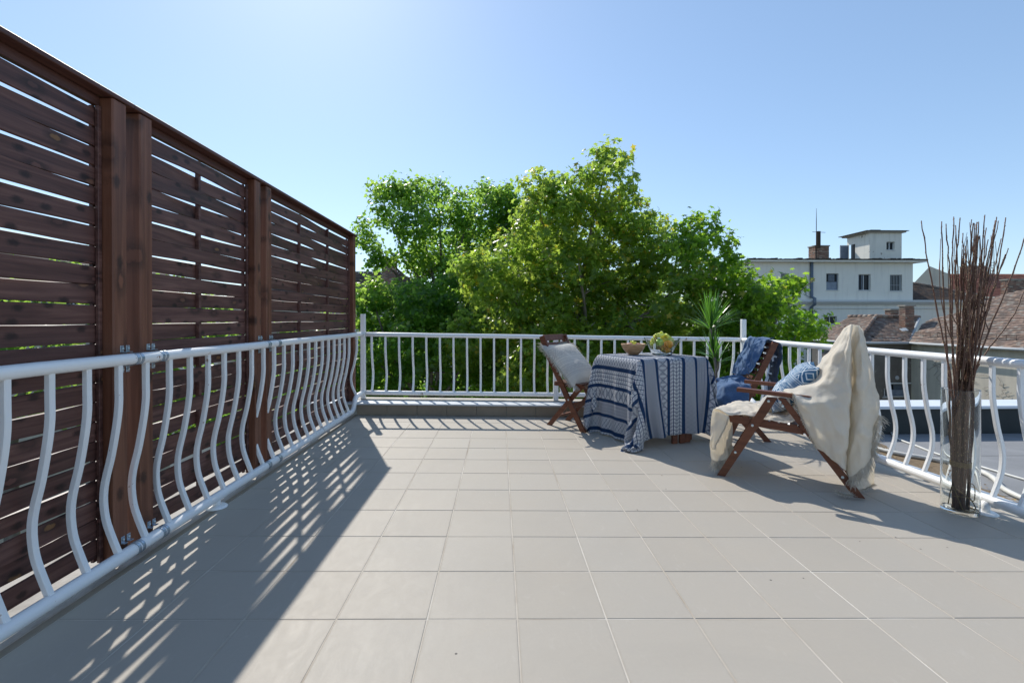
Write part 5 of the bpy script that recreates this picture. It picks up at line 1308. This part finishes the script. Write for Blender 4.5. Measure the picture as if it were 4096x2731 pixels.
# ---- courtyard house: grey wing facing the camera, cream wing along the right
CH = tag(thing("courtyard_house", "x", "x", (26, 29, -12)), "low courtyard house with old brown clay tile roof and peeling grey and cream walls", "building")
OF = Vector((26, 29, -12))
def L_(p): return Vector(p)-OF
ze = -.27
C1, C2 = Vector((22.3, 29, ze)), Vector((25.6, 29, ze)); AP = Vector((25.5, 31.5, 1.32)); RG = Vector((28.5, 31.5, 1.25))
def field_from(name, pts, mat):
    O3 = L_(pts[0]); ux = (L_(pts[1])-O3).normalized(); w0 = (L_(pts[2])-O3); n = ux.cross(w0); uy = n.cross(ux).normalized()
    if uy.z < 0: uy = -uy
    poly = [((L_(p)-O3).dot(ux), (L_(p)-O3).dot(uy)) for p in pts]
    return tile_field(name, CH, O3, ux, uy, poly, mat)
field_from("roof", [C1, C2, RG, AP], M_TILES)
LE = Vector((22.3, 33.6, ze+.02))
field_from("roof", [C1, LE, Vector((25.2, 33.6, 1.28)), AP], M_TILES)
rw = [(25.6, 29, ze), (25.6, 18, ze), (31.5, 18, 3.57), (31.29, 25.01, 3.43), (30.38, 26.72, 2.83), (29.88, 27.82, 2.51), (28.85, 28.28, 1.84), (28.25, 28.96, 1.45), (27.69, 29.95, 1.09), (27.2, 29.9, .77)]
field_from("roof", [Vector((x, y, ze+.65*(x-25.6))) for x, y, z in rw], M_TILES)
for a, b in ((C1, AP), (AP, RG), (AP+Vector((-.1, .1, 0)), Vector((25.2, 33.6, 1.30)))): ridge(CH, L_(a)+Vector((0, 0, .06)), L_(b)+Vector((0, 0, .06)))
m = MB(); m.tube([L_(C2)+Vector((.1, .1, .0)), L_(RG)+Vector((0, 0, .0))], .09, 6); m.build("valley_flashing", M_BARS, CH)
m = MB()
for a, b in ((LE, C1), (C1, C2), (C2, Vector((25.6, 18, ze)))):
    d_ = (b-a).normalized(); o_ = Vector((0, -.12, -.05)) if abs(d_.x) > .5 else Vector((-.12, 0, -.05)); m.tube([L_(a)+o_, L_(b)+o_], .075, 8)
m.build("gutter", M_BARS, CH)
mw = [(24.70, 25.80, -3.68, -2.93, 'panel'), (26.87, 27.46, -3.72, -3.05, 'sash'), (24.2, 24.62, -3.75, -3.2, 'sash'), (25.45, 25.9, -7, -5.6, 'sash')]
m = MB(); wall_openings(m, 22.5, 30, -12, ze-.02, 29.3, mw)
m.add([(22.5, 29.3, -12), (22.5, 33.6, -12), (22.5, 33.6, ze), (22.5, 29.3, ze)], [(0, 1, 2, 3)])
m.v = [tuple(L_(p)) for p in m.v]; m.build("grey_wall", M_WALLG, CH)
for x0, x1, z0, z1, kd in mw: window(CH, x0-26, x1-26, z0+12, z1+12, .3, kd)
m = MB(); m.lathe([(0, -.03), (.10, -.03), (.13, 0), (.13, .02)], 14, c=(0, 0, 0)); m.v = [(x-.92, .27+z, y+9.47) for x, y, z in m.v]; m.build("wall_vent", M_BARS, CH)
m = MB(); m.box(24.55-26, 25.95-26, .2, .29, 9.10, 9.17); m.build("awning", M_FRAME, CH)
T4 = Matrix.Translation((26.0-26+.0, 0, 0)) @ Matrix.Rotation(-math.pi/2, 4, 'Z')
m = MB(); m.add([(26.0, 29.3, -12), (26.0, 17, -12), (26.0, 17, ze-.1), (26.0, 29.3, ze-.1)], [(0, 1, 2, 3)]); m.v = [tuple(L_(p)) for p in m.v]; m.build("cream_wall", M_WALLC, CH)
m = MB()
for k in range(26):
    y = random.uniform(19, 27.5); z = random.uniform(-2.6, -1.1); pts = [(25.96, y, z)]
    for _ in range(5): y += random.uniform(-.5, .5); z += random.uniform(-.35, .12); pts.append((25.95, y, z))
    m.tube([L_(p) for p in pts], .007, 4)
m.build("bare_creeper", M_IRON, CH, kind='stuff')
m = MB()
for k in range(22):
    y = 18.5+k*.48; x = 26.1; z = ze+.65*.5
    m.tube([L_((x, y, z+.03)), L_((x, y, z+.30))], .014, 4); 
for h in (.16, .28): m.tube([L_((26.1, 18.3, ze+.325+h)), L_((26.1, 28.8, ze+.325+h))], .012, 4)
m.build("snow_guard", M_IRON, CH)
brick_stack("chimney", CH, .40, .99, 1.2, 1.7, 12.1, 14.0)
brick_stack("chimney", CH, 1.85, 2.45, 4.1, 4.6, 12.9, 13.80)
brick_stack("chimney", CH, 4.6, 5.0, .9, 1.3, 13.3, 14.75)
m = MB(); m.tube([(4.8, 1.1, 14.85), (4.8, 1.1, 15.1), (4.8, 1.1, 15.3)], [.1, .1, .04], 8); m.build("vent_cowl", M_TAR, CH)
m = MB(); M4 = Matrix.Translation(L_((26.15, 30.15, .50))) @ Matrix.Rotation(-.56 + math.pi/2*0, 4, 'X'); M4 = Matrix.Translation(L_((26.05, 29.95, .42))) @ Matrix.Rotation(math.radians(33), 4, 'X')
m.box(-.22, -.03, -.16, .10, .06, .11, M4); m.box(.0, .22, -.10, .16, .06, .11, M4); m.build("roof_hatch", M_FRAME, CH)
m = MB(); M4 = Matrix.Translation(L_((29.0, 23.6, ze+.65*3.4))) @ Matrix.Rotation(-math.atan(.65), 4, 'Y'); m.box(-.35, .35, -.4, .4, .05, .14, M4); m.build("skylight", M_DARKW, CH)
# ---- house with dark tiled roof right of the white building
DH = tag(thing("hip_roofed_house", "x", "x", (39, 41, -12)), "house with dark hipped tile roof immediately right of the white building", "building")
O3 = Vector((35.75-39, -.15, 14.86))
tile_field("roof", DH, O3, (1, 0, 0), (0, .82, .57), [(0, 0), (7.6, 0), (5.0, 1.9), (0.05, 4.0)], M_TILESD, .24, .20)
m = MB(); m.box(35.75-39, 44-39, .25, 8, 0, 14.84); m.build("wall", M_WALLW, DH)
m = MB(); m.tube([(35.7-39, -.2, 14.82), (7.6-3.2, -.2, 14.82)], .09, 8); m.build("gutter", M_TAR, DH)
ridge(DH, O3+Vector((5.0, 1.9*.82, 1.9*.57)), O3+Vector((.05, 4*.82, 4*.57)), .12)
ridge(DH, O3+Vector((7.6, 0, 0)), O3+Vector((5.0, 1.9*.82, 1.9*.57)), .12)
# ---- red roofed building far right
RB = tag(thing("red_roofed_house", "x", "x", (58, 55, -12)), "distant house with bright red tiled roof and pale gable behind the branches", "building")
tile_field("roof", RB, (-3.0, 0, 15.8), (1, 0, 0), (.0, .80, .60), [(0, 0), (13, 0), (13, 5.0), (0.0, 5.0)], M_TILESR, .40, .32)
m = MB(); m.box(-2.9, 12, .2, 8, 0, 15.75); m.add([(-3, .1, 15.8), (-3, 8, 15.8), (-3, 4.1, 18.85)], [(0, 1, 2)]); m.add([(-8.5, 1.5, 0), (-3.01, 1.5, 0), (-3.01, 1.5, 18.6), (-5.6, 1.5, 19.6), (-8.5, 1.5, 16.6)], [(0, 1, 2, 3, 4)]); m.build("wall", M_WALLC, RB)
brick_stack("chimney", RB, 1.8, 4.4, 4.2, 5.2, 17.8, 19.9, .3, .1)
m = MB()
for x in (5.0, 5.5): m.tube([(x, 4.3, 18), (x, 4.3, 20.6)], .04, 4)
for z in np.arange(18.3, 20.6, .35): m.tube([(5.0, 4.3, z), (5.5, 4.3, z)], .03, 4)
m.build("roof_ladder", M_IRON, RB)
# ---- brick firewall at the right edge
BH = tag(thing("brick_firewall", "x", "x", (42, 36, -12)), "rough brick firewall rising behind the tiled roof at the right edge", "wall")
brick_stack("firewall", BH, -2.4, 6, 0, .5, 12.5, 16.2, .28, .09, True)
m = MB(); m.box(-2.4, 6, .01, .49, 0, 12.49); m.build("base_wall", M_WALLC, BH)
# ---- spire far away
SP = tag(MB().lathe([(0, 5.2), (.05, 3.4), (.55, 2.0), (1.3, .3), (1.35, 0)], 8).build("spire", M_TILESR, loc=(73.5, 77.5, 6.2)), "tiny distant red pointed spire on the skyline left of the branches", "spire")
m = MB(); m.box(-1.1, 1.1, -1.1, 1.1, -18, 0); m.build("tower_base", M_WALLC, SP)
# ---- building left, dark mansard roof and chimney through the leaves
LB = tag(thing("mansard_building", "x", "x", (-12, 36, -12)), "pale building with dark pitched roof and grey chimney, half hidden by the left tree", "building")
m = MB(); m.box(-9, 8, 0, 10, 0, 14.2); m.build("wall", M_WALLC, LB)
tile_field("roof", LB, (-9.2, -.2, 14.2), (1, 0, 0), (0, .6, .8), [(0, 0), (17.3, 0), (13.5, 3.2), (3.2, 3.2)], M_TILESD, .35, .30)
m = MB(); m.box(-6, 4.4, 1.8, 6, 14.2, 16.7); m.build("attic", M_TILESD, LB)
brick_stack("chimney", LB, 2.9, 3.9, 1.0, 2.0, 15.0, 17.6, .3, .1)
m = MB(); m.box(-25.5, -9.2, 5, 12, 0, 14.3); m.build("side_wing", M_WALLW, LB)
m = MB()
for x in np.arange(-25, -10, 1.5): m.tube([(x, 5.1, 14.3), (x, 5.1, 15.2)], .03, 4)
for z in (14.8, 15.2): m.tube([(-25.3, 5.1, z), (-9.5, 5.1, z)], .03, 4)
m.build("roof_railing", M_IRON, LB)
# ---- building behind the fence with rows of windows
FB = tag(thing("apartment_building", "x", "x", (-24, 19, -12)), "dark-windowed building glimpsed through the gaps of the slatted fence", "building")
rot = Matrix.Rotation(math.radians(35), 4, 'Z'); FB.rotation_euler = (0, 0, math.radians(50))
fw = [(x, x+.9, z, z+1.3, 'sash') for x in np.arange(-8, 8, 2.2) for z in (10.6, 13.0)]
m = MB(); wall_openings(m, -9.5, 9.5, 0, 15.2, 0, fw); m.build("wall", M_WALLC, FB)
for x0, x1, z0, z1, kd in fw: window(FB, x0, x1, z0, z1, 0, kd)
m = MB(); m.add([(-9.8, -.3, 15.2), (9.8, -.3, 15.2), (9.8, 4, 16.6), (-9.8, 4, 16.6)], [(0, 1, 2, 3)]); m.build("roof", M_TILESD, FB)
